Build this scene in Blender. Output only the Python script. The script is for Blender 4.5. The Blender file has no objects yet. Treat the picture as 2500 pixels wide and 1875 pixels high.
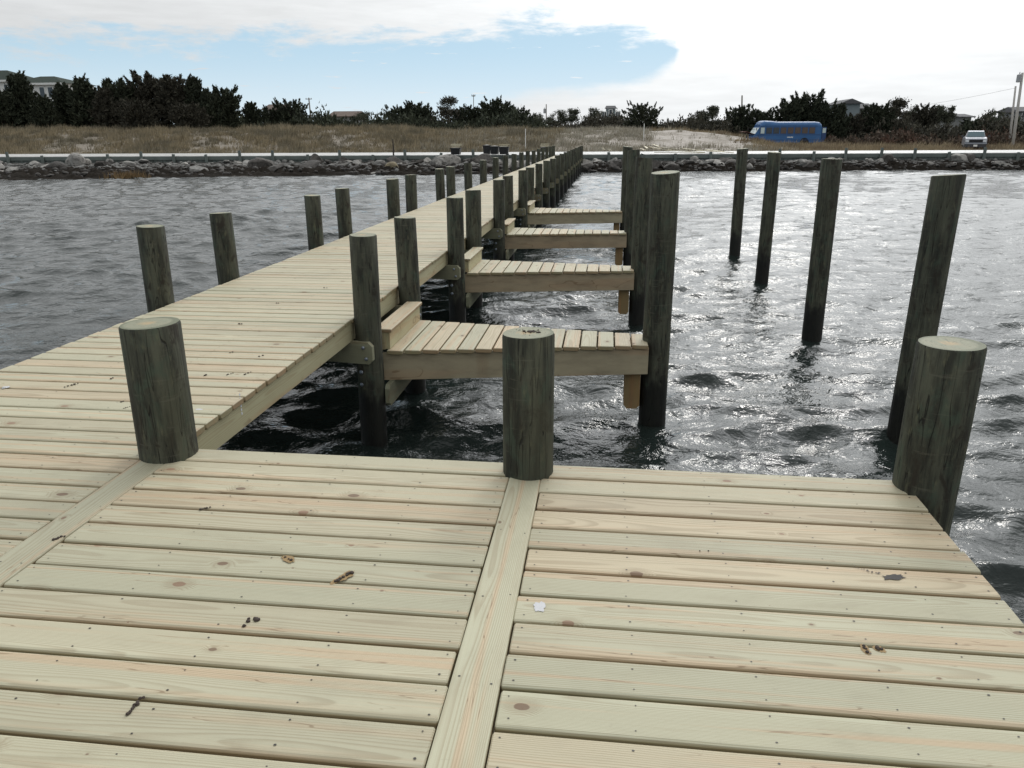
import bpy, math, random
import numpy as np
from math import radians, pi, sin, cos, sqrt, atan2
from mathutils import Vector, Matrix, noise as mnoise

S = bpy.context.scene
C = S.collection

# ------------------------------------------------------------------ camera
F, PITCH, ROLL, YAW, H = 1876.2, radians(17.94), -0.0045525, -0.12085, 1.38
def cam_axes():
    cy, sy = cos(YAW), sin(YAW)
    fwd = np.array([sy, cy, 0.]); rt = np.array([cy, -sy, 0.]); up = np.array([0, 0, 1.])
    f2 = fwd*cos(PITCH) - up*sin(PITCH); u2 = up*cos(PITCH) + fwd*sin(PITCH)
    return rt*cos(ROLL) + u2*sin(ROLL), u2*cos(ROLL) - rt*sin(ROLL), f2
AR, AU, AF = cam_axes()
cd = bpy.data.cameras.new('camera'); cam = bpy.data.objects.new('camera', cd); C.objects.link(cam)
cd.sensor_width = 36; cd.lens = 36*F/2500; cd.clip_start = .05; cd.clip_end = 6000
m = Matrix(((AR[0], AU[0], -AF[0], 0), (AR[1], AU[1], -AF[1], 0), (AR[2], AU[2], -AF[2], H), (0, 0, 0, 1)))
cam.matrix_world = m
S.camera = cam
def ray(x, y):                       # photo pixel (2212 px wide copy) -> direction
    x, y = x*1.130199, y*1.130199
    return AR*(x-1250)/F + AU*(937.5-y)/F + AF
FH = np.array([sin(YAW), cos(YAW), 0.])
def at(x, y, D):                     # point seen at x, y that is D metres ahead
    d = ray(x, y); return np.array([0, 0, H]) + d*(D/(d @ FH))
def hit(x, y, z):
    d = ray(x, y); return np.array([0, 0, H]) + d*((z-H)/d[2])

# ------------------------------------------------------------------ light
SUN_AZ, SUN_EL = radians(14), radians(38)      # azimuth clockwise from +Y
sund = Vector((sin(SUN_AZ)*cos(SUN_EL), cos(SUN_AZ)*cos(SUN_EL), sin(SUN_EL)))
sl = bpy.data.lights.new('sun', 'SUN'); sl.energy = .6; sl.angle = radians(10); sl.color = (1, .96, .9)
so = bpy.data.objects.new('sun', sl); C.objects.link(so)
so.rotation_euler = sund.to_track_quat('Z', 'Y').to_euler(); so.location = (0, 0, 30)
S.view_settings.view_transform = 'Standard'; S.view_settings.look = 'None'
S.view_settings.gamma = 1; S.view_settings.exposure = -0.27

def N(nt, t, inp=None, **kw):
    n = nt.nodes.new('ShaderNode'+t)
    for k, v in kw.items(): setattr(n, k, v)
    for k, v in (inp or {}).items():
        s = n.inputs[k]
        if isinstance(v, bpy.types.NodeSocket): nt.links.new(v, s)
        else: s.default_value = v
    return n
def MA(nt, op, a, b=0., c=0., clamp=False):
    n = N(nt, 'Math', {0: a, 1: b, 2: c}, operation=op); n.use_clamp = clamp; return n.outputs[0]
def MIX(nt, f, a, b, bt='MIX'):
    n = nt.nodes.new('ShaderNodeMix'); n.data_type = 'RGBA'; n.blend_type = bt; n.clamp_factor = True
    for i, v in ((0, f), (6, a), (7, b)):
        if isinstance(v, bpy.types.NodeSocket): nt.links.new(v, n.inputs[i])
        elif i == 0: n.inputs[i].default_value = v
        else: n.inputs[i].default_value = (*v, 1) if len(v) == 3 else v
    return n.outputs[2]
def SM(nt, v, a, b):                 # smoothstep a..b -> 0..1
    n = N(nt, 'MapRange', {0: v, 1: a, 2: b, 3: 0., 4: 1.}, interpolation_type='SMOOTHSTEP'); return n.outputs[0]
def NOI(nt, vec, sc, det=3., rough=.5, dist=0., dim='3D'):
    n = N(nt, 'TexNoise', {'Scale': sc, 'Detail': det, 'Roughness': rough, 'Distortion': dist}, noise_dimensions=dim)
    nt.links.new(vec, n.inputs['Vector']); return n.outputs['Fac']
def SCL(nt, vec, s, off=None):
    n = N(nt, 'VectorMath', {0: vec, 1: s}, operation='MULTIPLY').outputs[0]
    if off is not None: n = N(nt, 'VectorMath', {0: n, 1: off}, operation='ADD').outputs[0]
    return n

W = bpy.data.worlds.new('World'); S.world = W; W.use_nodes = True
nt = W.node_tree; nt.nodes.clear()
sky = N(nt, 'TexSky', sky_type='NISHITA', sun_disc=False, sun_elevation=SUN_EL, sun_rotation=SUN_AZ,
        altitude=0., air_density=1.0, dust_density=.2, ozone_density=1.0)
tc = N(nt, 'TexCoord').outputs['Generated']
nt.links.new(N(nt, 'VectorMath', {0: tc, 1: (0., 0., .16)}, operation='ADD').outputs[0], sky.inputs[0])
sx = N(nt, 'SeparateXYZ', {0: tc})
az = MA(nt, 'MULTIPLY', MA(nt, 'ARCTAN2', sx.outputs[0], sx.outputs[1]), 57.2958)
el = MA(nt, 'MULTIPLY', MA(nt, 'ARCSINE', sx.outputs[2]), 57.2958)
def azel(x, y):
    d = ray(x, y); d = d/np.linalg.norm(d); return math.degrees(atan2(d[0], d[1])), math.degrees(math.asin(d[2]))
def curve(pts):                      # piecewise curve: azimuth (deg) -> elevation (deg)
    n = nt.nodes.new('ShaderNodeFloatCurve'); cv = n.mapping.curves[0]
    P = [((a+180)/360, (e+10)/40) for a, e in pts]
    cv.points[0].location = P[0]; cv.points[1].location = P[-1]
    for p in P[1:-1]: cv.points.new(*p)
    for p in cv.points: p.handle_type = 'VECTOR'
    n.mapping.update()
    nt.links.new(MA(nt, 'DIVIDE', MA(nt, 'ADD', az, 180.), 360.), n.inputs[1])
    return MA(nt, 'SUBTRACT', MA(nt, 'MULTIPLY', n.outputs[0], 40.), 10.)
top = [azel(x, y) for x, y in ((0, 96), (160, 90), (330, 96), (480, 84), (640, 92), (800, 90), (930, 88), (1050, 64), (1160, 48), (1290, 70), (1400, 86), (1460, 108))]
bot = [azel(x, y) for x, y in ((900, 300), (1060, 222), (1150, 206), (1300, 188), (1400, 168), (1462, 120))]
topc = curve([(-180, 14), (-100, 12), (-55, 8)] + top + [(top[-1][0]+1.2, 2.), (180, 2.)])
botc = curve([(-180, -8)] + bot + [(bot[-1][0]+1.2, 9.), (180, 9.)])
# fractal edges, drawn wide in azimuth and thin in elevation
cv3 = N(nt, 'CombineXYZ', {0: MA(nt, 'MULTIPLY', az, .10), 1: MA(nt, 'MULTIPLY', el, .34), 2: 3.1}).outputs[0]
n1 = NOI(nt, cv3, 1.6, 7., .62, .4)
n2 = NOI(nt, cv3, 7., 5., .6)
wob = MA(nt, 'MULTIPLY', MA(nt, 'SUBTRACT', n1, .5), 5.2)
wob = MA(nt, 'ADD', wob, MA(nt, 'MULTIPLY', MA(nt, 'SUBTRACT', n2, .5), 1.7))
m_top = SM(nt, MA(nt, 'ADD', MA(nt, 'SUBTRACT', el, topc), wob), -.5, .8)
m_bot = SM(nt, MA(nt, 'ADD', MA(nt, 'SUBTRACT', botc, el), MA(nt, 'MULTIPLY', wob, .35)), -.5, .8)
wisp = SM(nt, NOI(nt, SCL(nt, cv3, (1.5, 4., 1.), (7.3, 2., 0.)), 2.3, 6., .6), .635, .70)
cloud = MA(nt, 'MAXIMUM', MA(nt, 'MAXIMUM', m_top, m_bot), MA(nt, 'MULTIPLY', wisp, .75))
# cloud brightness: thick and grey away from the sun, glowing around it
dt = N(nt, 'VectorMath', {0: tc, 1: tuple(sund)}, operation='DOT_PRODUCT').outputs['Value']
g1 = MA(nt, 'POWER', MA(nt, 'MAXIMUM', dt, 0.), 3.)
g2 = MA(nt, 'POWER', MA(nt, 'MAXIMUM', dt, 0.), 14.)
cl_tex = NOI(nt, SCL(nt, cv3, (1., 2.2, 1.)), 2.1, 6., .6)
br = MA(nt, 'ADD', .98, MA(nt, 'ADD', MA(nt, 'MULTIPLY', g1, .50), MA(nt, 'MULTIPLY', g2, 4.2)))
br = MA(nt, 'MULTIPLY', br, MA(nt, 'ADD', .86, MA(nt, 'MULTIPLY', cl_tex, .30)))
lowgrey = SM(nt, el, 2., 20.)         # the overcast is greyer low down on the right
br = MA(nt, 'MULTIPLY', br, MA(nt, 'ADD', .79, MA(nt, 'MULTIPLY', lowgrey, .21)))
ccol = N(nt, 'VectorMath', {0: (.97, .99, 1.0), 'Scale': br}, operation='SCALE').outputs[0]
skc = N(nt, 'VectorMath', {0: sky.outputs[0], 'Scale': .13}, operation='SCALE').outputs[0]
skc = MIX(nt, MA(nt, 'ADD', .66, MA(nt, 'MULTIPLY', SM(nt, el, 7., 0.), .2)), skc, MIX(nt, SM(nt, el, 6.5, .5), (.70, .95, 1.06), (.95, 1.07, 1.12)))
fin = MIX(nt, cloud, skc, ccol)
bg = N(nt, 'Background', {0: fin, 1: 1.0})
out = N(nt, 'OutputWorld', {0: bg.outputs[0]})

# ------------------------------------------------------------------ helpers
rng = np.random.default_rng(7)
R_ = random.Random(11)
def tag(o, label=None, cat=None, group=None, kind=None):
    if label: o['label'] = label
    if cat: o['category'] = cat
    if group: o['group'] = group
    if kind: o['kind'] = kind
    return o
def empty(name, loc, label, cat, group=None, rz=0):
    o = bpy.data.objects.new(name, None); o.empty_display_size = .2
    o.location = [float(v) for v in loc]; o.rotation_euler.z = rz; C.objects.link(o)
    return tag(o, label, cat, group)
class MB:
    def __init__(s): s.v = []; s.f = []; s.mi = []; s.g = []; s.r = []
    def add(s, vs, fs, mi=0, g=None, r=0.):
        b = len(s.v); s.v += [tuple(map(float, p)) for p in vs]
        s.f += [tuple(i+b for i in f) for f in fs]; s.mi += [mi]*len(fs)
        s.g += [tuple(map(float, q)) for q in (g if g is not None else vs)]; s.r += [float(r)]*len(vs)
    def box(s, c, d, rz=0., mi=0, r=0., M=None):
        x, y, z = d[0]/2, d[1]/2, d[2]/2
        L = [(-x,-y,-z),(x,-y,-z),(x,y,-z),(-x,y,-z),(-x,-y,z),(x,-y,z),(x,y,z),(-x,y,z)]
        if M is None: M = Matrix.Rotation(rz, 3, 'Z')
        vs = [M @ Vector(p) + Vector(c) for p in L]
        g = L if d[0] >= max(d[1], d[2]) else ([(p[1], p[0], p[2]) for p in L] if d[1] >= d[2] else [(p[2], p[0], p[1]) for p in L])
        s.add(vs, [(0,3,2,1),(4,5,6,7),(0,1,5,4),(1,2,6,5),(2,3,7,6),(3,0,4,7)], mi, [(a+r*9, b, c2) for a, b, c2 in g], r)
    def beam(s, p0, p1, w, h, r=0., ch=0., rad=.0, mi=0, tilt=0., z_is_top=True):
        """sawn board from p0 to p1 (top centre line), w wide, h deep, rounded edges rad, chamfered ends ch"""
        p0, p1 = Vector(p0), Vector(p1); d = p1-p0; L = d.length; u = d/L
        sd = Vector((u.y, -u.x, 0)).normalized(); up = sd.cross(u).normalized()
        if up.z < 0: up = -up
        sd = (sd + up*tilt).normalized()
        if rad > 0:
            k = rad*.3
            cs = [(-w/2+rad, 0), (w/2-rad, 0), (w/2-k, -k), (w/2, -rad), (w/2, -h+rad), (w/2-rad, -h), (-w/2+rad, -h), (-w/2, -h+rad), (-w/2, -rad), (-w/2+k, -k)]
        else: cs = [(-w/2, 0), (w/2, 0), (w/2, -h), (-w/2, -h)]
        n = len(cs); off = r*13.7
        if ch > 0:       # ends cut at 45 degrees on both corners (side view)
            prof = [(0, -ch), (ch, 0), (L-ch, 0), (L, -ch), (L, -h+ch), (L-ch, -h), (ch, -h), (0, -h+ch)]
            vs, g = [], []
            for q in (-w/2, w/2):
                for a, b in prof: vs.append(p0+u*a+sd*q+up*b); g.append((a+off, q, b))
            m = len(prof)
            fs = [tuple(range(m)), tuple(range(2*m-1, m-1, -1))] + [(i, i+m, (i+1) % m+m, (i+1) % m) for i in range(m)]
            s.add(vs, fs, mi, g, r); return
        e = min(.004, rad) ; vs, g = [], []
        rings = [(0, 1), (L, 1)] if e == 0 else [(0, .0), (e, 1), (L-e, 1), (L, .0)]
        for a, full in rings:
            for x, y in cs:
                if not full: x *= (w-2*e)/w; y = y*(h-2*e)/h - e
                vs.append(p0+u*a+sd*x+up*y); g.append((a+off, x, y))
        fs = []
        for k in range(len(rings)-1):
            for i in range(n):
                j = (i+1) % n; fs.append((k*n+i, k*n+j, (k+1)*n+j, (k+1)*n+i))
        fs.append(tuple(range(n-1, -1, -1))); b = (len(rings)-1)*n; fs.append(tuple(range(b, b+n)))
        s.add(vs, fs, mi, g, r)
    def tube(s, pts, rads, n=8, mi=0, r=0., cap=True):
        pts = [Vector(p) for p in pts]; vs = []; g = []; L = 0.
        for k, p in enumerate(pts):
            a = pts[min(k+1, len(pts)-1)] - pts[max(k-1, 0)]; a.normalize()
            x = a.cross(Vector((.3, .95, .1))).normalized(); y = a.cross(x)
            if k: L += (p-pts[k-1]).length
            for i in range(n):
                t = 2*pi*i/n; vs.append(p + (x*cos(t)+y*sin(t))*rads[k]); g.append((L, cos(t)*rads[k], sin(t)*rads[k]))
        fs = [(k*n+i, k*n+(i+1) % n, (k+1)*n+(i+1) % n, (k+1)*n+i) for k in range(len(pts)-1) for i in range(n)]
        if cap: fs += [tuple(range(n-1, -1, -1)), tuple(range((len(pts)-1)*n, len(pts)*n))]
        s.add(vs, fs, mi, g, r)
    def build(s, name, mats, parent=None, smooth=False, origin=None):
        me = bpy.data.meshes.new(name); o0 = Vector(origin) if origin is not None else Vector((0, 0, 0))
        me.from_pydata([tuple(Vector(p)-o0) for p in s.v], [], s.f)
        if not isinstance(mats, (list, tuple)): mats = [mats]
        for m in mats: me.materials.append(m)
        me.polygons.foreach_set('material_index', s.mi)
        a = me.attributes.new('grain', 'FLOAT_VECTOR', 'POINT'); a.data.foreach_set('vector', np.array(s.g, dtype=np.float32).ravel())
        a = me.attributes.new('rnd', 'FLOAT', 'POINT'); a.data.foreach_set('value', np.array(s.r, dtype=np.float32))
        if smooth: me.polygons.foreach_set('use_smooth', [True]*len(me.polygons))
        me.validate(); me.update()
        import bmesh
        if len(s.f) < 20000:
            bm = bmesh.new(); bm.from_mesh(me); bmesh.ops.recalc_face_normals(bm, faces=bm.faces); bm.to_mesh(me); bm.free()
        o = bpy.data.objects.new(name, me); C.objects.link(o)
        if parent is not None: o.parent = parent
        o.location = o0
        return o
def tri_obj(name, V, mat, parent=None, rnd=None, origin=(0, 0, 0)):
    """V: (n,3,3) triangles"""
    n = len(V); me = bpy.data.meshes.new(name)
    me.vertices.add(3*n); me.vertices.foreach_set('co', (V.reshape(-1, 3)-np.array(origin)).astype(np.float32).ravel())
    me.loops.add(3*n); me.loops.foreach_set('vertex_index', np.arange(3*n, dtype=np.int32))
    me.polygons.add(n); me.polygons.foreach_set('loop_start', np.arange(0, 3*n, 3, dtype=np.int32))
    me.materials.append(mat)
    a = me.attributes.new('rnd', 'FLOAT', 'POINT')
    a.data.foreach_set('value', np.repeat(rnd if rnd is not None else rng.random(n), 3).astype(np.float32))
    me.update(); me.validate()
    o = bpy.data.objects.new(name, me); C.objects.link(o); o.location = origin
    if parent is not None: o.parent = parent
    return o

# ------------------------------------------------------------------ materials
def mat(name):
    m = bpy.data.materials.new(name); m.use_nodes = True; nt = m.node_tree
    b = nt.nodes['Principled BSDF']; return m, nt, b
def plain(name, col, rough=.6, metal=0., var=.25, sc=6., bump=0.):
    m, nt, b = mat(name); p = N(nt, 'NewGeometry').outputs['Position']
    n = NOI(nt, p, sc, 5., .6)
    c = MIX(nt, n, tuple(v*(1-var) for v in col), tuple(min(1, v*(1+var)) for v in col))
    nt.links.new(c, b.inputs['Base Color']); b.inputs['Roughness'].default_value = rough; b.inputs['Metallic'].default_value = metal
    if bump:
        bn = N(nt, 'Bump', {'Height': n, 'Distance': bump, 'Strength': .8}); nt.links.new(bn.outputs[0], b.inputs['Normal'])
    return m
def wood(name, pale, tan, green, pink, rough=.62, knots=1., dirt=.0, edge=0.):
    m, nt, b = mat(name)
    g = N(nt, 'Attribute', attribute_name='grain').outputs['Vector']
    r = N(nt, 'Attribute', attribute_name='rnd').outputs['Fac']
    rv = N(nt, 'CombineXYZ', {0: MA(nt, 'MULTIPLY', r, 31.), 1: MA(nt, 'MULTIPLY', r, 17.3), 2: MA(nt, 'MULTIPLY', r, 57.1)}).outputs[0]
    rw = N(nt, 'TexWhiteNoise', {'W': r}, noise_dimensions='1D').outputs['Color']
    rs = N(nt, 'SeparateXYZ', {0: rw})
    # knots
    kv = N(nt, 'CombineXYZ', {0: 0., 1: MA(nt, 'MULTIPLY', r, 3.), 2: MA(nt, 'MULTIPLY', r, 40.)}).outputs[0]
    gv = N(nt, 'VectorMath', {0: SCL(nt, g, (.62, 1., 1.)), 1: kv}, operation='ADD').outputs[0]
    vo = N(nt, 'TexVoronoi', {'Vector': gv, 'Scale': 3.6, 'Randomness': 1.}, feature='F1', voronoi_dimensions='2D')
    ks = N(nt, 'SeparateXYZ', {0: vo.outputs['Color']})
    kr = MA(nt, 'MULTIPLY', MA(nt, 'MAXIMUM', MA(nt, 'SUBTRACT', ks.outputs[0], .16), 0.), .066)
    kd = MA(nt, 'ADD', vo.outputs['Distance'], MA(nt, 'MULTIPLY', MA(nt, 'SUBTRACT', NOI(nt, gv, 60., 2.), .5), .018))
    knot = MA(nt, 'MULTIPLY', SM(nt, MA(nt, 'SUBTRACT', kr, kd), -.004, .006), knots)
    halo = MA(nt, 'MULTIPLY', SM(nt, MA(nt, 'SUBTRACT', MA(nt, 'MULTIPLY', kr, 3.2), kd), 0., .09), knots)
    # growth rings cut lengthwise
    wv = N(nt, 'VectorMath', {0: SCL(nt, g, (.75, 4., 4.)), 1: rv}, operation='ADD').outputs[0]
    wn = N(nt, 'TexNoise', {'Vector': wv, 'Scale': 1.1, 'Detail': 2., 'Roughness': .5}).outputs['Color']
    wd = SCL(nt, N(nt, 'VectorMath', {0: wn, 1: (.5, .5, .5)}, operation='SUBTRACT').outputs[0], (0., .05, .05))
    pos = N(nt, 'VectorMath', {0: SCL(nt, g, (0., 1., 1.)), 1: wd}, operation='ADD').outputs[0]
    off = N(nt, 'CombineXYZ', {0: 0., 1: MA(nt, 'MULTIPLY', MA(nt, 'SUBTRACT', rs.outputs[0], .5), .13), 2: MA(nt, 'ADD', .008, MA(nt, 'MULTIPLY', rs.outputs[1], .10))}).outputs[0]
    rr = N(nt, 'VectorMath', {0: N(nt, 'VectorMath', {0: pos, 1: off}, operation='ADD').outputs[0]}, operation='LENGTH').outputs['Value']
    rr = MA(nt, 'ADD', rr, MA(nt, 'MULTIPLY', halo, .012))
    ph = MA(nt, 'MULTIPLY', rr, MA(nt, 'ADD', 120., MA(nt, 'MULTIPLY', rs.outputs[2], 110.)))
    saw = MA(nt, 'FRACT', ph)
    ring = MA(nt, 'MULTIPLY', SM(nt, saw, .35, .85), MA(nt, 'SUBTRACT', 1., SM(nt, saw, .9, 1.)))
    fine = NOI(nt, N(nt, 'VectorMath', {0: SCL(nt, g, (5., 260., 260.)), 1: rv}, operation='ADD').outputs[0], 1., 3., .6)
    band = NOI(nt, N(nt, 'VectorMath', {0: SCL(nt, g, (.5, 22., 6.)), 1: rv}, operation='ADD').outputs[0], 1., 2., .5, .3)
    blot = NOI(nt, N(nt, 'VectorMath', {0: SCL(nt, g, (3., 9., 9.)), 1: rv}, operation='ADD').outputs[0], 1., 4., .6)
    base = MIX(nt, MA(nt, 'MULTIPLY', rs.outputs[0], .7), pale, green)
    base = MIX(nt, MA(nt, 'MULTIPLY', SM(nt, rs.outputs[1], .6, 1.), .5), base, pink)
    base = MIX(nt, MA(nt, 'MULTIPLY', SM(nt, band, .52, .66), .75), base, pink)
    c = MIX(nt, MA(nt, 'MULTIPLY', ring, .42), base, tan)
    c = MIX(nt, MA(nt, 'MULTIPLY', SM(nt, fine, .5, .8), .16), c, tan)
    c = MIX(nt, MA(nt, 'MULTIPLY', SM(nt, blot, .5, .8), .20), c, tuple(v*.72 for v in tan))
    c = MIX(nt, MA(nt, 'MULTIPLY', halo, .35), c, tan)
    c = MIX(nt, MA(nt, 'MULTIPLY', knot, .8), c, MIX(nt, ks.outputs[1], (.11, .06, .035), (.28, .16, .10)))
    if dirt: c = MIX(nt, MA(nt, 'MULTIPLY', SM(nt, blot, .35, .75), dirt), c, (.10, .09, .065))
    if edge:      # plank sides darker, yellower: gap shade and interreflection put into the colour
        es = N(nt, 'SeparateXYZ', {0: g}); edge_shade = MA(nt, 'MULTIPLY', SM(nt, es.outputs[2], -.003, -.010), edge)
        c = MIX(nt, edge_shade, c, MIX(nt, rs.outputs[1], (.20, .175, .085), (.25, .155, .075)))
    P_ = N(nt, 'NewGeometry').outputs['Position']
    gr1 = NOI(nt, P_, 2.3, 6., .65); gr2 = NOI(nt, SCL(nt, P_, (1., 2., 1.)), 14., 5., .7)
    c = MIX(nt, MA(nt, 'MULTIPLY', SM(nt, gr1, .50, .72), .22), c, tuple(v*.55 for v in pale))
    c = MIX(nt, MA(nt, 'MULTIPLY', SM(nt, gr2, .62, .78), .30), c, (.20, .17, .12))
    ckk = MA(nt, 'ABSOLUTE', MA(nt, 'SUBTRACT', NOI(nt, N(nt, 'VectorMath', {0: SCL(nt, g, (1.6, 34., 5.)), 1: rv}, operation='ADD').outputs[0], 1., 2., .5), .5))
    chk = MA(nt, 'MULTIPLY', SM(nt, ckk, .009, .003), SM(nt, band, .50, .60))
    c = MIX(nt, MA(nt, 'MULTIPLY', chk, .55), c, (.16, .10, .05))
    v = MA(nt, 'ADD', .88, MA(nt, 'MULTIPLY', rs.outputs[2], .2))
    c = N(nt, 'VectorMath', {0: c, 'Scale': v}, operation='SCALE').outputs[0]
    nt.links.new(c, b.inputs['Base Color'])
    nt.links.new(MA(nt, 'ADD', rough-.05, MA(nt, 'MULTIPLY', fine, .14)), b.inputs['Roughness'])
    b.inputs['Specular IOR Level'].default_value = .35
    hgt = MA(nt, 'ADD', MA(nt, 'MULTIPLY', ring, -.35), MA(nt, 'MULTIPLY', fine, -.5))
    bn = N(nt, 'Bump', {'Height': hgt, 'Distance': .0012, 'Strength': .7}); nt.links.new(bn.outputs[0], b.inputs['Normal'])
    return m
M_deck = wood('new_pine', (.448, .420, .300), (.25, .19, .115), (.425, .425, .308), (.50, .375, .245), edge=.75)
M_beam = wood('sawn_pine_beam', (.38, .33, .225), (.24, .17, .10), (.33, .31, .21), (.37, .27, .17), rough=.7, knots=1., dirt=.35)
M_cap = wood('green_pine_beam', (.25, .25, .17), (.15, .13, .075), (.20, .22, .15), (.22, .18, .11), rough=.7, knots=.6, dirt=.3)
M_post = wood('orange_pine_post', (.24, .16, .07), (.16, .10, .04), (.20, .15, .07), (.26, .14, .06), rough=.7, knots=.4, dirt=.3)
M_board = wood('weathered_boardwalk', (.52, .52, .50), (.36, .35, .33), (.50, .50, .49), (.46, .44, .42), rough=.38, knots=.2)
M_nail = plain('nail_steel', (.05, .045, .04), .5, .5)
M_bolt = plain('galvanised_bolt', (.26, .29, .33), .45, .7, sc=60)

m, nt, b = mat('treated_pile'); M_pile = m
P = N(nt, 'NewGeometry').outputs['Position']; zc = N(nt, 'SeparateXYZ', {0: P}).outputs[2]
r = N(nt, 'ObjectInfo').outputs['Random']
ro = N(nt, 'CombineXYZ', {0: MA(nt, 'MULTIPLY', r, 70.), 1: 0., 2: MA(nt, 'MULTIPLY', r, 31.)}).outputs[0]
def pn(s, sc=1., det=4., rg=.6, dist=0.): return NOI(nt, N(nt, 'VectorMath', {0: SCL(nt, P, s), 1: ro}, operation='ADD').outputs[0], sc, det, rg, dist)
a1 = pn((16., 16., 2.2), 1., 5., .65); a2 = pn((11., 11., 6.), 1., 5., .65, .6); a3 = pn((90., 90., 3.), 1., 3., .6); a4 = pn((30., 30., 11.), 1., 4., .6)
c = MIX(nt, SM(nt, a1, .34, .66), (.023, .024, .018), (.082, .085, .060))
c = MIX(nt, MA(nt, 'MULTIPLY', SM(nt, a2, .52, .66), .6), c, (.052, .074, .052))
c = MIX(nt, MA(nt, 'MULTIPLY', SM(nt, a4, .56, .72), .45), c, (.135, .130, .078))
c = MIX(nt, MA(nt, 'MULTIPLY', SM(nt, a2, .46, .34), .85), c, (.024, .019, .013))
c = MIX(nt, MA(nt, 'MULTIPLY', SM(nt, pn((5., 5., 2.), 1., 3., .6), .52, .62), .5), c, (.060, .062, .042))
c = MIX(nt, MA(nt, 'MULTIPLY', SM(nt, a3, .54, .74), .5), c, (.016, .014, .011))
ck = MA(nt, 'ABSOLUTE', MA(nt, 'SUBTRACT', pn((20., 20., 1.1), 1., 2., .5, .2), .5))
crk = MA(nt, 'MULTIPLY', SM(nt, ck, .010, .002), SM(nt, a2, .42, .50))
c = MIX(nt, MA(nt, 'MULTIPLY', crk, .8), c, (.008, .007, .006))
scr = MA(nt, 'MULTIPLY', SM(nt, pn((6., 6., 60.), 1., 3., .6), .60, .72), .35)
c = MIX(nt, scr, c, (.12, .115, .085))
wet = SM(nt, MA(nt, 'ADD', zc, MA(nt, 'MULTIPLY', MA(nt, 'SUBTRACT', a2, .5), .45)), -.50, -.72)
c = MIX(nt, MA(nt, 'MULTIPLY', wet, .9), c, (.006, .006, .0055))
nt.links.new(c, b.inputs['Base Color'])
nt.links.new(MA(nt, 'SUBTRACT', .75, MA(nt, 'MULTIPLY', wet, .3)), b.inputs['Roughness'])
b.inputs['Specular IOR Level'].default_value = .3
bn = N(nt, 'Bump', {'Height': MA(nt, 'SUBTRACT', MA(nt, 'ADD', a3, a1), MA(nt, 'MULTIPLY', crk, 1.5)), 'Distance': .005, 'Strength': .8}); nt.links.new(bn.outputs[0], b.inputs['Normal'])

m, nt, b = mat('pile_cut_end'); M_end = m
g = N(nt, 'Attribute', attribute_name='grain').outputs['Vector']
rr = N(nt, 'VectorMath', {0: SCL(nt, g, (1., 1., 0.))}, operation='LENGTH').outputs['Value']
nn = NOI(nt, g, 18., 4., .6)
rn = MA(nt, 'SINE', MA(nt, 'MULTIPLY', MA(nt, 'ADD', rr, MA(nt, 'MULTIPLY', nn, .012)), 1400.))
c = MIX(nt, SM(nt, rn, -.2, 1.), (.27, .265, .18), (.16, .155, .10))
c = MIX(nt, MA(nt, 'MULTIPLY', SM(nt, MA(nt, 'ADD', rr, MA(nt, 'MULTIPLY', nn, .05)), .075, .03), .6), c, (.50, .32, .15))
c = MIX(nt, SM(nt, NOI(nt, g, 9., 4., .7), .45, .7), c, (.20, .22, .15))
c = MIX(nt, SM(nt, rr, .088, .108), c, (.13, .14, .085))
gx_ = N(nt, 'SeparateXYZ', {0: g}); ang_ = MA(nt, 'ARCTAN2', gx_.outputs[1], gx_.outputs[0])
rc = MA(nt, 'ABSOLUTE', MA(nt, 'SUBTRACT', NOI(nt, N(nt, 'CombineXYZ', {0: MA(nt, 'MULTIPLY', ang_, 1.6), 1: MA(nt, 'MULTIPLY', rr, 4.), 2: gx_.outputs[2]}).outputs[0], 1.4, 2.), .5))
c = MIX(nt, MA(nt, 'MULTIPLY', SM(nt, rc, .010, .003), .7), c, (.05, .045, .03))
nt.links.new(c, b.inputs['Base Color']); b.inputs['Roughness'].default_value = .7

m, nt, b = mat('sea_water'); M_water = m
P = N(nt, 'NewGeometry').outputs['Position']
b.inputs['Base Color'].default_value = (.013, .019, .017, 1); b.inputs['Roughness'].default_value = .05; b.inputs['IOR'].default_value = 1.33
w1 = NOI(nt, SCL(nt, P, (1., 1.25, .3)), 4.5, 4., .55, .35); w2 = NOI(nt, SCL(nt, P, (1., 1.5, .3)), 17., 3., .55, .2)
hh = MA(nt, 'ADD', MA(nt, 'MULTIPLY', w1, .046), MA(nt, 'MULTIPLY', w2, .006))
bn = N(nt, 'Bump', {'Height': hh, 'Distance': 1., 'Strength': .85}); nt.links.new(bn.outputs[0], b.inputs['Normal'])

def leafmat(name, ca, cb, cc=None, rough=.8, tr=.0):
    m, nt, b = mat(name); r = N(nt, 'Attribute', attribute_name='rnd').outputs['Fac']
    c = MIX(nt, r, ca, cb)
    P = N(nt, 'NewGeometry').outputs['Position']
    if cc: c = MIX(nt, SM(nt, NOI(nt, P, .35, 4., .6), .45, .62), c, MIX(nt, r, tuple(v*.8 for v in cc), tuple(min(1, v*1.2) for v in cc)))
    nt.links.new(c, b.inputs['Base Color']); b.inputs['Roughness'].default_value = rough; b.inputs['Specular IOR Level'].default_value = .15
    return m
M_cedar = leafmat('cedar_foliage', (.022, .028, .019), (.062, .070, .045))
M_cedar2 = leafmat('brown_cedar_foliage', (.034, .033, .026), (.082, .076, .056))
M_pine = leafmat('pine_foliage', (.045, .052, .038), (.11, .115, .08))
M_brush = leafmat('bare_brush', (.05, .042, .033), (.13, .10, .075), (.09, .052, .038))
M_bark = plain('bark', (.05, .042, .034), .9, var=.4, sc=8)
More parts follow.
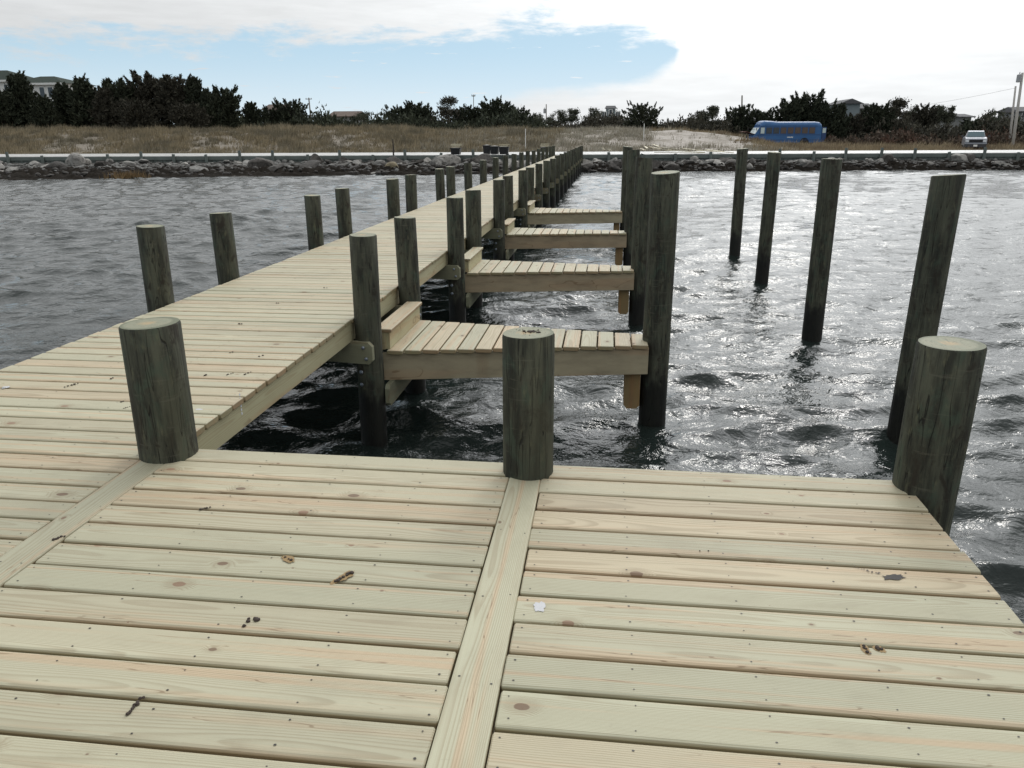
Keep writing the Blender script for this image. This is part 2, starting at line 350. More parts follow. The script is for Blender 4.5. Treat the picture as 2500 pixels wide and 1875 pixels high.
M_grassL = leafmat('tan_dune_grass', (.13, .11, .07), (.42, .35, .235), (.18, .16, .115))
M_grassC = leafmat('grey_dune_grass', (.20, .18, .145), (.50, .47, .39), (.28, .25, .19))
M_grassR = leafmat('brown_dry_grass', (.17, .135, .085), (.38, .31, .20), (.20, .155, .105))
M_weedg = leafmat('orange_marsh_grass', (.15, .10, .05), (.27, .19, .10))
# ground: sand with litter
m, nt, b = mat('sand'); M_sand = m
P = N(nt, 'NewGeometry').outputs['Position']
s1 = NOI(nt, P, .22, 6., .6); s2 = NOI(nt, P, 3., 6., .65)
c = MIX(nt, SM(nt, s2, .35, .7), (.30, .27, .235), (.44, .40, .36))
c = MIX(nt, MA(nt, 'MULTIPLY', SM(nt, MA(nt, 'ADD', s1, MA(nt, 'MULTIPLY', SM(nt, N(nt, 'SeparateXYZ', {0: P}).outputs[0], 2., -8.), .3)), .42, .62), .75), c, (.15, .125, .09))
zz = N(nt, 'SeparateXYZ', {0: P}).outputs[2]
c = MIX(nt, SM(nt, zz, -.36, -.40), c, MIX(nt, s2, (.025, .022, .02), (.09, .085, .075)))
nt.links.new(c, b.inputs['Base Color']); b.inputs['Roughness'].default_value = .9
bn = N(nt, 'Bump', {'Height': s2, 'Distance': .12}); nt.links.new(bn.outputs[0], b.inputs['Normal'])
# rocks
def rockmat(name, a, b2, dark):
    m, nt, b = mat(name); P = N(nt, 'NewGeometry').outputs['Position']; r = N(nt, 'ObjectInfo').outputs['Random']
    n = NOI(nt, P, 5., 6., .65); c = MIX(nt, r, a, b2); c = MIX(nt, SM(nt, n, .4, .75), c, dark)
    nt.links.new(c, b.inputs['Base Color']); b.inputs['Roughness'].default_value = .85
    bn = N(nt, 'Bump', {'Height': n, 'Distance': .06}); nt.links.new(bn.outputs[0], b.inputs['Normal']); return m
M_rock = rockmat('grey_rock', (.15, .148, .14), (.36, .34, .31), (.08, .075, .07))
M_rockd = rockmat('dark_wet_rock', (.05, .045, .04), (.10, .09, .08), (.02, .018, .016))
M_rocky = rockmat('yellow_rock', (.24, .20, .13), (.26, .22, .14), (.08, .06, .04))
M_wrack = plain('seaweed', (.019, .016, .013), .95, var=.6, sc=3., bump=.1); M_wrack.node_tree.nodes['Principled BSDF'].inputs['Specular IOR Level'].default_value = .05
M_wallg = plain('green_treated_wall', (.12, .14, .13), .85, var=.45, sc=1.7)


# ------------------------------------------------------------------ the lie of the land
ZW = -1.05
def yf(x): return 58.5 + .10*x                      # front face of the seawall
def lerp(x, xs, ys): return np.interp(x, xs, ys)
def toe(x): return lerp(x, [-60, -36, -29, -18, -9.4, -.4, 12, 29, 60], [14, 11.5, 9, 7, 6.2, 3.2, 2.8, 2.2, 2.2])
def sstep(t): t = np.clip(t, 0, 1); return t*t*(3-2*t)
def gz(x, y):
    x = np.asarray(x, float); y = np.asarray(y, float); v = y - yf(x)
    und = .16*np.sin(x*.21+1.3)*np.sin(y*.17) + .09*np.sin(x*.53+y*.31) + .05*np.sin(x*1.3-y*.9)
    hc = lerp(x, [-80, -45, -20, -5, 8, 13, 18, 24, 40, 80], [2.0, 2.0, 1.85, 1.65, 1.75, 1.35, .45, -.1, -.35, -.3]); l0 = lerp(x, [12, 26, 80], [-.05, -.42, -.45])
    back = lerp(x, [-80, -20, 8, 15, 22, 60], [1.6, 1.4, 1.3, .5, .5, .6])
    wid = lerp(x, [-80, -10, 8, 20, 60], [17, 19, 30, 30, 30])
    d = sstep((v-5)/wid); land = l0 + (hc-l0)*d
    land = land + (back-hc)*sstep((v-wid-8)/22)
    land = land + und*sstep((v-5)/6)*np.clip(hc*.6+.15, .2, 1)
    w = toe(x); beach = -.42 + (ZW+.42)*np.clip(-v/w, 0, 3)
    return np.where(v > 4.6, land, np.where(v > -.2, -.42+.0*v, np.maximum(beach, -2.2)))
def sheet(name, xs, ys, zf, mat, smooth=True, kind='structure'):
    X, Y = np.meshgrid(xs, ys); Z = zf(X, Y)
    if isinstance(Z, tuple): X, Y, Z = Z
    nx, ny = len(xs), len(ys); me = bpy.data.meshes.new(name)
    co = np.stack([X, Y, Z], -1).reshape(-1, 3).astype(np.float32)
    me.vertices.add(len(co)); me.vertices.foreach_set('co', co.ravel())
    i = (np.arange(ny-1)[:, None]*nx + np.arange(nx-1)[None, :]).ravel()
    q = np.stack([i, i+1, i+1+nx, i+nx], 1).astype(np.int32); n = len(q)
    me.loops.add(4*n); me.loops.foreach_set('vertex_index', q.ravel())
    me.polygons.add(n); me.polygons.foreach_set('loop_start', np.arange(0, 4*n, 4, dtype=np.int32))
    me.polygons.foreach_set('use_smooth', np.ones(n, bool))
    me.materials.append(mat); me.update(); me.validate()
    o = bpy.data.objects.new(name, me); C.objects.link(o); tag(o, kind=kind); return o
def grow(a, b, s0, k):
    v = [a]; 
    while v[-1] < b: v.append(v[-1] + s0 + k*(v[-1]-a))
    return v
gx = np.array(sorted(set([-3000, -1500, -700, -350, -200, -140] + list(np.arange(-100, 100, .8)) + [100, 140, 200, 350, 700, 1500, 3000])))
gy = np.array([-3000, -800, -200, -40, 10, 30] + list(np.arange(38, 110, .45)) + [112, 118, 126, 140, 170, 220, 320, 600, 1500, 4000])
sheet('ground', gx, gy, gz, M_sand)

# water: a sum of short-crested wind waves
wr = np.random.default_rng(5)
lam = np.exp(wr.uniform(np.log(.16), np.log(2.6), 90)); th = wr.normal(radians(-82), radians(30), 90)
amp = .0098*lam**.93*wr.uniform(.5, 1.4, 90)/(1+(lam/1.5)**2); ph = wr.uniform(0, 2*pi, 90)
xr = grow(0, 130, .05, .0035); yr = grow(1.5, 60, .042, .0048)
wx = np.array([-v for v in xr[:0:-1]] + xr) - 1.0
wy = np.array([-60, -30, -12, -5, -2, -.5, .3, .8, 1.2] + yr + [64, 70])
def wave(X, Y):
    dx = np.abs(np.gradient(wx))[None, :]*np.ones_like(Y); dy = np.abs(np.gradient(wy))[:, None]*np.ones_like(X)
    sp = np.maximum(dx, dy); Z = np.zeros_like(X); DX = np.zeros_like(X); DY = np.zeros_like(X)
    gust = .75 + .35*np.sin(X*.23+1.)*np.sin(Y*.19+.4) + .2*np.sin(X*.71-Y*.37)
    for l, t, a, p in zip(lam, th, amp, ph):
        k = 2*pi/l; f = np.clip((l/sp-2.0)/1.6, 0, 1)
        if f.max() == 0: continue
        q = k*(X*cos(t)+Y*sin(t)) + p; A = a*f*gust
        Z += A*np.cos(q); s = -A*np.sin(q)*.85; DX += s*cos(t); DY += s*sin(t)
    return X+DX, Y+DY, Z+ZW
sheet('sea_water', wx, wy, wave, M_water)

# ------------------------------------------------------------------ pier
pier = empty('pier', (-2.8, 3, 0), 'long new pine pier with round piles and a wide end platform, running to the shore', 'pier')
PIT = .1462; BW = .1355; TH = .036
def nail(B, x, y, z):
    rr = .0036*R_.uniform(.7, 1.2); n = 6
    vs = [(x+rr*cos(2*pi*i/n), y+rr*.8*sin(2*pi*i/n), z+.0006) for i in range(n)]
    B.add(vs, [tuple(range(n))], 1)
def deck(name, bays, y0, rows, joists, nailmax=99., r0=0.):
    """rows of planks laid across; y0 = far edge of the first row, going towards -Y"""
    B = MB()
    for i in range(rows):
        yc = y0 - (i+.5)*PIT
        for x0, x1 in bays:
            jx0 = R_.uniform(-.004, .004); jx1 = R_.uniform(-.004, .004); dz = R_.uniform(-.0016, .0016)
            w = BW + R_.uniform(-.002, .001); tl = R_.gauss(0, .006); sk = R_.gauss(0, .0012)
            B.beam((x0+jx0, yc+sk, dz), (x1+jx1, yc-sk, dz+R_.uniform(-.001, .001)), w, TH, r=R_.random(), rad=.0095, tilt=tl)
            if yc < nailmax:
                for jx in joists:
                    if x0+.02 < jx < x1-.02:
                        for s in (-1, 1):
                            yy = yc + s*.042 + R_.gauss(0, .003); nail(B, jx + R_.gauss(0, .004), yy, dz + .0004 + tl*s*-.042)
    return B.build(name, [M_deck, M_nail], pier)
SX = (-1.978, -.305)             # centre lines of the two divider boards
bays = [(-3.73, SX[0]-.070), (SX[0]+.070, SX[1]-.070), (SX[1]+.070, 1.27)]
jl = [-3.66, -3.25, -2.85, -2.45, -2.085]; jm = [-1.875, -1.47, -1.10, -.74, -.405]; jr = [-.205, .11, .44, .77, 1.02, 1.235]
deck('platform_decking', bays, 3.12, 34, jl+jm+jr)
deck('walkway_decking', [(-3.73, -1.972)], 3.12+PIT*369, 369, [-3.66, -3.08, -2.62, -2.04], nailmax=11)
for sx in SX:
    B = MB(); r = R_.random()
    B.beam((sx, -1.9, .001), (sx, 2.96, .001), .134, TH, r=r, rad=.0065)
    for yy in np.arange(-1.6, 2.9, .41):
        for s in (-1, 1): nail(B, sx+s*.042+R_.gauss(0, .003), yy+R_.gauss(0, .01), .0012)
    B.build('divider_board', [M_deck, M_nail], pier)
# framing under the planks
B = MB()
for jx in (-3.68, -3.25, -2.85, -2.45, -2.045, -1.91, -1.47, -1.10, -.74, -.375, -.235, .11, .44, .77, 1.02, 1.235):
    B.beam((jx, -1.85, -TH-.001), (jx, 3.07, -TH-.001), .038, .14, r=R_.random())
B.build('platform_joists', M_beam, pier)
B = MB()
for jx in (-3.3, -2.85, -2.4): B.beam((jx, 3.14, -TH-.001), (jx, 57, -TH-.001), .038, .14, r=R_.random())
B.build('walkway_joists', M_beam, pier)
def fascia(p0, p1, h=.142):
    B = MB(); B.beam(p0, p1, .038, h, r=R_.random(), rad=.002); return B.build('fascia_board', M_fas, pier)
M_fas = wood('new_pine_fascia', (.44, .40, .25), (.30, .23, .12), (.40, .39, .25), (.42, .30, .17), rough=.65)
fy = 3.13
for L in (2.6, 3.66, 3.66, 4.88, 4.88, 4.88, 4.88, 4.88, 4.88, 4.88, 4.88, 4.9):
    e = min(fy+L-.003, 57); fascia((-2.003, fy, -TH-.0015), (-2.003, e, -TH-.0015)); fascia((-3.70, fy, -TH-.0015), (-3.70, e, -TH-.0015)); fy += L
fascia((-1.98, 3.093, -TH-.0015), (1.26, 3.093, -TH-.0015)); fascia((1.246, -1.8, -TH-.0015), (1.246, 3.07, -TH-.0015))

def pile(x, y, zt, R, parent, tx=0., ty=0., rseed=None, label=None, slope=0., zb=-2.2, x2=None, y2=None):
    """round timber pile; (x,y) at z=0, leaning tx,ty per metre"""
    rs = random.Random(rseed if rseed is not None else int(abs(x*971+y*733)*10))
    n = 28; zs = [zb, -1.2, -.9, -.6, -.3, 0, .3, .6]; zs = [z for z in zs if z < zt-.1] + [zt-.008, zt]
    lob = [(rs.uniform(0, 2*pi), rs.uniform(.004, .012), k) for k in (2, 3, 5)]
    B = MB(); vs = []; sa = rs.uniform(0, 2*pi)
    for zi, z in enumerate(zs):
        ta = 1 - .012*(z-zb) + rs.uniform(-.006, .006)
        ins = .0 if zi < len(zs)-1 else .004
        for i in range(n):
            t = 2*pi*i/n; rr = R*ta*(1+sum(a*cos(k*t+p) for p, a, k in lob)) - ins
            zz = z + (slope*rr*cos(t-sa) if zi >= len(zs)-2 else 0)
            vs.append((x+tx*z+rr*cos(t), y+ty*z+rr*sin(t), zz))
    fs = [(k*n+i, k*n+(i+1) % n, (k+1)*n+(i+1) % n, (k+1)*n+i) for k in range(len(zs)-1) for i in range(n)]
    B.add(vs, fs)
    o = B.build('pile' if parent is not None else 'mooring_pile', M_pile, parent, smooth=True, origin=(x, y, 0))
    T = MB(); top = vs[-n:]; cx = x+tx*zt; cy = y+ty*zt
    T.add([(p[0], p[1], p[2]+.0005) for p in top], [tuple(range(n))], 0, [(p[0]-cx+.01, p[1]-cy, rs.random()*5) for p in top])
    # matrix of the pile has no rotation, so its children keep world offsets minus its origin
    e = T.build('cut_end', M_end, o, origin=(cx, cy, zt)); e.location = (cx-x, cy-y, zt)
    if label: tag(o, label)
    return o
if True:
    def bolt(parent, p, nrm, r=.022):
        B = MB(); nrm = Vector(nrm).normalized(); a = nrm.orthogonal().normalized(); b = nrm.cross(a); vs = []; n = 8
        for k, (rr, h) in enumerate(((1, 0), (1, .25), (.8, .5), (.4, .65))):
            for i in range(n):
                t = 2*pi*i/n; vs.append(Vector(p) + (a*cos(t)+b*sin(t))*r*rr + nrm*r*h)
        fs = [(k*n+i, k*n+(i+1) % n, (k+1)*n+(i+1) % n, (k+1)*n+i) for k in range(3) for i in range(n)] + [tuple(range(3*n, 4*n))]
        B.add(vs, fs); o = B.build('bolt', M_bolt, parent, smooth=True, origin=p)
        o.location = Vector(p) - parent.location; return o
PR = [(5.83, .65), (7.18, .65), (9.60, .65), (10.95, .65), (13.62, .65), (14.95, .65), (17.6, .64), (19.2, .64), (21.75, .64)]
PL = [(6.2, .66), (7.47, .65), (9.98, .64), (11.2, .65), (13.93, .64), (15.27, .65), (18.05, .65), (19.31, .65), (21.8, .65)]
ys = [24.5, 27.25, 29.9, 32.7, 35.6, 38.4, 41.4, 44.5, 47.4, 50.4, 53.5, 56.6]
PR += [(v-.05+R_.gauss(0, .05), .64+R_.gauss(0, .012)) for v in ys]; PL += [(v, .65+R_.gauss(0, .012)) for v in ys]
pr = [pile(-1.87, y, z, .108+R_.uniform(-.005, .007), pier, R_.gauss(0, .008), R_.gauss(0, .008), slope=.04) for y, z in PR]
pl = [pile(-3.845, y, z, .112+R_.uniform(-.005, .007), pier, R_.gauss(0, .008), R_.gauss(0, .008), slope=.04) for y, z in PL]
n1_ = pile(-1.955, 3.045, .61, .130, pier, .004, .0, slope=.03, rseed=3)
n2_ = pile(-.300, 3.035, .612, .1115, pier, .0, .0, slope=.03, rseed=4)
n3_ = pile(1.335, 3.06, .606, .124, pier, .012, .0, slope=.02, rseed=8)
# children of the pier sit in world coordinates: the pier empty must not shift them
pier.location = (0, 0, 0)
for (ya, za), p in list(zip(PR, pr)):
    yb = min(PL, key=lambda q: abs(q[0]-ya))[0]
    for k, s in enumerate((-1, 1)):
        B = MB(); y1, y0 = ya+s*.128, yb+s*.132
        B.beam((-3.99, y0, -.172), (-1.80 if s < 0 else -1.86, y1, -.172), .038, .18, r=R_.random(), ch=.034)
        o = B.build('cap_beam', M_cap, pier)
        if ya < 28 and s < 0:
            for bx, bz in ((-1.875, -.215), (-1.855, -.305)): bolt(o, (bx, y1-.0195, bz), (0, -1, 0), .015)
for (ya, za), p in list(zip(PR, pr))[:8]:
    if ya in (5.83, 9.60, 13.62, 17.6):
        for bz in (-.43, -.535): bolt(p, (-1.87-.045, ya-.1, bz), (-.4, -.9, 0), .021)
    else: bolt(p, (-1.87+.10, ya-.03, -.28), (.95, -.3, 0), .018)

# ------------------------------------------------------------------ four finger piers with a step
FG = [(5.83, 7.18, .475, 6.52, 1.09), (9.60, 10.95, .47, 10.27, 1.10), (13.62, 14.95, .46, 14.3, 1.12), (17.6, 19.2, .45, 18.4, 1.12)]
FL = ['nearest narrow finger dock, its wide planks right behind the middle stump of the platform',
      'second finger dock from the platform, long board with reddish stripes along its side',
      'third finger dock from the platform, between the second one and the farthest one',
      'farthest of the four finger docks, smallest in view, close to the glittering open water']
for k, (ya, yb, xp, yp, zt) in enumerate(FG):
    f = empty('finger_pier', (0, 0, 0), FL[k], 'finger dock', 'finger docks stepping down from the right side of the pier')
    zt0 = -.300; a0 = ya+.135; b0 = yb-.185; a1 = yp-.155; b1 = yp+.125; x0, x1 = -1.765, xp-.085
    B = MB(); B.beam((-1.80, a0, zt0-.0275), (x1, a1, zt0-.0275), .038, .235, r=R_.random(), rad=.002); sb = B.build('side_beam', M_beam, f)
    for bz in (-.40, -.50): bolt(sb, (x1-.085, a1-.0195-.0, bz), (0, -1, 0), .013)
    B = MB(); B.beam((-1.80, b0, zt0-.0275), (x1, b1, zt0-.0275), .038, .235, r=R_.random(), rad=.002); B.build('side_beam', M_beam, f)
    B = MB(); n = 15 if k == 0 else 14; w = (x1-x0)/n
    for i in range(n):
        xa = x0+(i+.5)*w; t = (xa-x0)/(x1-x0); lo = a0+(a1-a0)*t-.045; hi = b0+(b1-b0)*t+.045
        B.beam((xa, lo+R_.gauss(0, .004), zt0+R_.gauss(0, .001)), (xa, hi, zt0), w-.011, TH, r=R_.random(), rad=.009, tilt=R_.gauss(0, .008))
        for yy in (lo+.05, hi-.05):
            for s in (-1, 1):
                if k == 0: nail(B, xa+s*.035, yy, zt0+.0005)
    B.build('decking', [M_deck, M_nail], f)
    B = MB(); B.beam((-1.735, ya-.02, -.565), (-1.735, yb+.12, -.565), .038, .18, r=R_.random(), ch=.03); B.build('ledger', M_cap, f)
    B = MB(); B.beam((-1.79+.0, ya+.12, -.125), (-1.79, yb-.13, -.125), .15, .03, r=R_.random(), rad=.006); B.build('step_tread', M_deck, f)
    B = MB(); B.beam((-1.755, ya+.14, -.156), (-1.755, yb-.15, -.156), .036, .142, r=R_.random())
    B.beam((-1.96, ya+.14, -.156), (-1.774, ya+.14, -.156), .036, .142, r=R_.random()); B.build('step_riser', M_fas, f)
    B = MB(); bx = xp-.205; B.add([(bx+a, yp-.02+b, z) for z in (-.33, -.87) for a, b in ((-.068, -.095), (.068, -.095), (.068, .095), (-.068, .095))] +
          [(bx+a, yp-.02+b, -.90) for a, b in ((-.04, -.095), (.04, -.095), (.04, .095), (-.04, .095))],
          [(0, 1, 2, 3), (0, 4, 5, 1), (1, 5, 6, 2), (2, 6, 7, 3), (3, 7, 4, 0), (4, 8, 9, 5), (5, 9, 10, 6), (6, 10, 11, 7), (7, 11, 8, 4), (11, 10, 9, 8)],
          0, [(z, a, b) for z in (.33, .87) for a, b in ((-.07, -.09), (.07, -.09), (.07, .09), (-.07, .09))] + [(.9, a, b) for a, b in ((-.04, -.09), (.04, -.09), (.04, .09), (-.04, .09))], R_.random())
    B.build('support_post', M_post, f)
    pile(xp-.015, yp-.01, zt, .122 if k == 0 else .115, f, 0, 0, slope=.1, rseed=40+k)

# ------------------------------------------------------------------ free-standing mooring piles
mp = [((1957, 952), (2049, 378), .122, 'thick dark mooring pile nearest the platform, behind the right corner stump'),
      ((1757, 737), (1797, 343), .122, 'dark mooring pile standing alone in the water, second nearest of the four'),
      ((1647, 610), (1673, 329), .112, 'slim dark mooring pile in glittering water, third of the four from the platform'),
      ((1588, 553), (1604, 321), .116, 'farthest and shortest looking mooring pile, standing left of the blue bus')]
for k, (b, t, R, lab) in enumerate(mp):
    p0 = hit(b[0], b[1], ZW); cen = p0 + np.array([.0, R*.8, 0])
    d = ray(*t); s = cen[1]/d[1]; p1 = np.array([0, 0, H]) + d*s; dz = p1[2]-ZW
    tx = (p1[0]-cen[0])/dz; ty = 0
    tx = max(-.03, min(.03, tx))
    o = pile(cen[0]-tx*ZW, cen[1], p1[2], R, None, tx, ty, slope=.08 if k != 1 else .02, rseed=60+k)
    tag(o, lab, 'mooring pile', 'mooring piles standing free in the water on the right')

# ------------------------------------------------------------------ shore: riprap, seaweed, seawall, boardwalk
bw = empty('boardwalk', (0, 0, 0), 'long pale boardwalk along the shore on a low green timber seawall with short posts', 'boardwalk')
SD = Vector((1, .10, 0)).normalized(); SN = Vector((-.10, 1, 0)).normalized()
def sp(s, v, z): p = Vector((0, 58.5, z)) + SD*s + SN*v; return p
def bz(v): return .03 + .022*v
B = MB(); BWID = 4.5
for i in range(-75*7, 62*7):
    s = i/7.; B.beam(sp(s, .02, bz(0)+R_.gauss(0, .002)), sp(s, BWID, bz(BWID)), .138, .04, r=R_.random())
B.build('decking', M_board, bw)
B = MB(); B.beam(sp(-75, -.03, bz(0)-.035), sp(62, -.03, bz(0)-.035), .06, .24); B.build('rim_board', M_wallg, bw)
B = MB()
for i in range(-75*3, 62*3): B.box(sp(i/3.+.16, .06+.012*(i % 2), -.62), (.30, .05, .86), rz=atan2(.1, 1))
B.build('sheet_piling', M_wallg, bw)
k = 0
for i in range(-29, 25):
    s = i*2.44 + R_.gauss(0, .05); h = R_.choice([.04, .08, .1, .14, .16, .34, .38])
    if abs(s+2.8) < 1.6: continue
    B = MB(); B.tube([sp(s, -.16, -1.0), sp(s, -.16, .0), sp(s+R_.gauss(0, .02), -.16, bz(0)+h)], [.115, .11, .105], 9)
    B.build('post', M_wallg, bw, smooth=False)

def rockmesh(seed, flat=.6, ang=1.):
    rs = random.Random(seed); import bmesh
    bm = bmesh.new(); bmesh.ops.create_icosphere(bm, subdivisions=3, radius=1.)
    pl_ = [(Vector((rs.gauss(0, 1), rs.gauss(0, 1), rs.gauss(0, 1))).normalized(), rs.uniform(.5, .92)) for _ in range(11)]
    for v in bm.verts:
        for n, d in pl_:
            t = v.co.dot(n)
            if t > d: v.co -= n*(t-d)*.95
        v.co *= 1 + .10*mnoise.noise(v.co*1.7+Vector((seed, 0, 0)))
        v.co.z *= flat
    me = bpy.data.meshes.new('rock'); bm.to_mesh(me); bm.free(); return me
RM = [rockmesh(i, f) for i, f in enumerate((.6, .75, .5, .35, .22, .8, .65, .3))]
for me in RM: me.materials.append(M_rock)
RD = [me.copy() for me in RM]; [ (me.materials.clear(), me.materials.append(M_rockd)) for me in RD]
RY = RM[1].copy(); RY.materials.clear(); RY.materials.append(M_rocky)
def rock(p, sc, lab, grp, me, rot=None):
    o = bpy.data.objects.new('rock', me); C.objects.link(o); o.location = [float(v) for v in p]; o.scale = sc
    o.rotation_euler = rot or (R_.uniform(-.35, .35), R_.uniform(-.35, .35), R_.uniform(0, 6.28)); return tag(o, lab, 'rock', grp)
def sz(s, v):
    p = sp(s, v, 0); return float(gz(p.x, p.y))
rock(sp(-15.0, -4.6, -.95), (.62, .5, .95), 'tall yellowish boulder leaning at the waterline, left of the pier', None, RY, (.2, .5, .3))
rock(sp(-9.0, -1.0, -.38), (1.25, .8, .9), 'big rounded dark boulder below the lone black tub on the boardwalk', None, RD[0], (0, .05, .2))
rock(sp(-15.9, -6.2, -1.05), (.42, .3, .3), 'small pale rock lying in the water beside the tall yellowish boulder', None, RM[5])
rock(sp(-12.0, -1.6, -.42), (.6, .4, .55), 'pale grey pointed rock resting against the big rounded dark boulder', None, RM[2], (.1, .3, .5))
for s, v, sc in ((1.4, -1.6, (1.0, .8, 1.0)), (2.8, -2.2, (1.1, .7, .9)), (.3, -2.3, (.8, .7, .9)), (4.2, -2.5, (.8, .6, .6))):
    rock(sp(s, v, sz(s, v)+.15), sc, 'large dark grey boulder heaped at the shore end of the pier, right side', 'boulders heaped right of the pier end', RD[R_.choice([0, 1, 5, 6])])
n = 0
for i in range(284):
    s = R_.uniform(-50, 46)
    p = sp(s, 0, 0); w = float(toe(p.x)); v = -R_.random()**1.2*w*.72 - .35
    sz_ = R_.choice([.16, .22, .28, .36, .5])*R_.uniform(.85, 1.15)*(1.15 if s < 0 else .95)
    if s < -22: grp, lab = 'rocks piled along the seawall at far left', 'broken rock in the wide riprap band below the far left part of the boardwalk'
    elif s < -2: grp, lab = 'rocks piled along the seawall left of the pier', 'rock in the riprap band below the boardwalk just left of the pier end'
    elif s < 20: grp, lab = 'rocks piled along the seawall right of the pier', 'rock in the riprap band just right of the pier end, below the lumber heap'
    else: grp, lab = 'rocks piled along the seawall at far right', 'rock in the low riprap band below the boardwalk in front of bus and truck'
    dark = R_.random() < (.25 if v > -w*.35 else .6) + (.25 if s > 10 else 0)
    me = R_.choice(RD if dark else RM)
    rock(sp(s, v, sz(s, v)+sz_*.28), (sz_*R_.uniform(.9, 1.9), sz_*R_.uniform(.7, 1.2), sz_*R_.uniform(.8, 1.4)), lab, grp, me)
# seaweed wrack banked over the lower rocks
xs = np.arange(-62, 52, .16); ts = np.linspace(0, 1, 34)
def wrack(X, T):
    w = toe(X)*1.06 + .25*np.sin(X*.9)+.18*np.sin(X*2.3+1); V = -w*(.34+.66*T); Y = yf(X)+V
    Z = gz(X, Y)
    nz = np.array([[mnoise.fractal(Vector((x*.9, y*2.2, 0)), .7, 2.1, 5) for x, y in zip(rx, ry)] for rx, ry in zip(X, Y)])
    bump = (.20+.26*np.maximum(nz, -.5))*np.sin(np.pi*np.clip(T*1.02, 0, 1))**.5
    rough = .07*np.random.default_rng(2).standard_normal(X.shape)*np.sin(np.pi*T)
    return X, Y, np.where(T > .98, ZW-.2, Z + bump - .06 + rough)
rb = np.random.default_rng(21); xs_ = rb.uniform(-56, 50, 2600); RV, RF = [], []
base_ico = [tuple(v.co) for v in RM[0].vertices]
import bmesh as _bm
_b = _bm.new(); _bm.ops.create_icosphere(_b, subdivisions=1, radius=1.); iv = np.array([tuple(v.co) for v in _b.verts]); iff = [tuple(v.index for v in f.verts) for f in _b.faces]; _b.free()
RBm = MB()
for k_ in range(2600):
    x_ = xs_[k_]; w_ = float(toe(x_)); v_ = -.15 - rb.random()**1.1*w_*.95; y_ = float(yf(x_))+v_; s_ = rb.uniform(.05, .17)*(1.25 if x_ < 5 else 1.)
    onw = max(0., -v_/w_-.34)/.66; z_ = float(gz(x_, y_)) + .20*(sin(pi*min(1, onw)) if onw > 0 else 0)*.9 + s_*.25
    vv_ = iv*(1+rb.uniform(-.22, .22, iv.shape))*np.array([s_*rb.uniform(.8, 1.9), s_*rb.uniform(.7, 1.3), s_*rb.uniform(.5, .9)]); a_ = rb.uniform(0, 6.28); ca_, sa_ = cos(a_), sin(a_)
    vv_ = np.stack([vv_[:, 0]*ca_-vv_[:, 1]*sa_, vv_[:, 0]*sa_+vv_[:, 1]*ca_, vv_[:, 2]], 1)+np.array([x_, y_, z_])
    RBm.add(vv_, iff, 1 if rb.random() < (.25+1.1*onw) else 0)
tag(RBm.build('rubble', [M_rock, M_rockd]), 'loose small stones and rubble scattered between the riprap rocks', 'rubble', None, 'stuff')
wo = sheet('seaweed', xs, ts, wrack, M_wrack, smooth=False, kind='stuff')
tag(wo, 'dark brown seaweed wrack banked along the waterline over the lower rocks', 'seaweed')
# pale sand spits at the far left waterline
def blades(name, cx, cy, cz, hgt, wid, mat, lean=.35, per=8, spread=.12, parent=None):
    n = len(cx); K = n*per
    bx = np.repeat(cx, per)+rng.normal(0, spread, K); by = np.repeat(cy, per)+rng.normal(0, spread, K); bz_ = np.repeat(cz, per)
    hh = np.repeat(hgt, per)*rng.uniform(.45, 1.1, K); an = rng.uniform(0, 2*pi, K); ln = np.abs(rng.normal(0, lean, K))
    tip = np.stack([bx+np.cos(an)*ln*hh+.12*hh, by+np.sin(an)*ln*hh, bz_+hh], 1)
    wa = rng.uniform(0, pi, K); w = wid*rng.uniform(.6, 1.4, K)
    o = np.stack([np.cos(wa)*w, np.sin(wa)*w, np.zeros(K)], 1); b = np.stack([bx, by, bz_-.05], 1)
    V = np.stack([b-o, b+o, tip], 1)
    rr = np.clip(np.repeat(rng.random(n), per)*.6+rng.random(K)*.4, 0, 1)
    return tri_obj(name, V, mat, parent, rr)
def grassarea(name, n, x0, x1, v0, v1, dens, hmin, hmax, mat, lab, gate=0., **kw):
    x = rng.uniform(x0, x1, n); v = rng.uniform(v0, v1, n); y = yf(x)+v
    ck = np.sin(x*1.9+2.1*np.sin(y*.9))+np.sin(y*2.3+1.7*np.sin(x*1.1))+.8*np.sin(x*.47+y*.31)   # clumps
    keep = (rng.random(n) < dens(x, y, v)) & (ck > rng.uniform(-1.9, .9, n)-gate); x, y = x[keep], y[keep]; hs = .75+.22*ck[keep]
    o = blades(name, x, y, gz(x, y), rng.uniform(hmin, hmax, len(x))*np.clip(hs, .4, 1.4), kw.pop('wid', .035), mat, **kw)
    return tag(o, lab, 'grass', None, 'stuff')
def pat(x, y, f=.35, ph=0): return .5+.5*np.sin(x*f+ph+1.5*np.sin(y*f*.8))*np.sin(y*f*1.3+ph*2+1.2*np.sin(x*f*.7))
grassarea('dune_grass', 26000, -75, -5, 4.9, 34, lambda x, y, v: np.clip(.35+pat(x, y)+.4*(v > 14), .15, 1), .3, .75, M_grassL,
          'tan and olive dune grass covering the bank left of the pier', gate=1.1, spread=.16, wid=.03)
grassarea('beach_grass', 16000, -16, 17, 4.9, 42, lambda x, y, v: np.clip(pat(x, y, .6, 1.)*1.2, .05, 1)*np.where((x > 4) & (v > 10+.4*(16-x)), .05, 1)*np.where((x > 9), .35, 1), .3, .65, M_grassC,
          'pale grey grass tufts with bare sand between them behind the pier end', spread=.22, wid=.03)
grassarea('dune_top_grass', 3000, -8, 17, 36, 46, lambda x, y, v: .8, .3, .6, M_grassR, 'brown grass fringe on top of the bare sand slope', spread=.2)
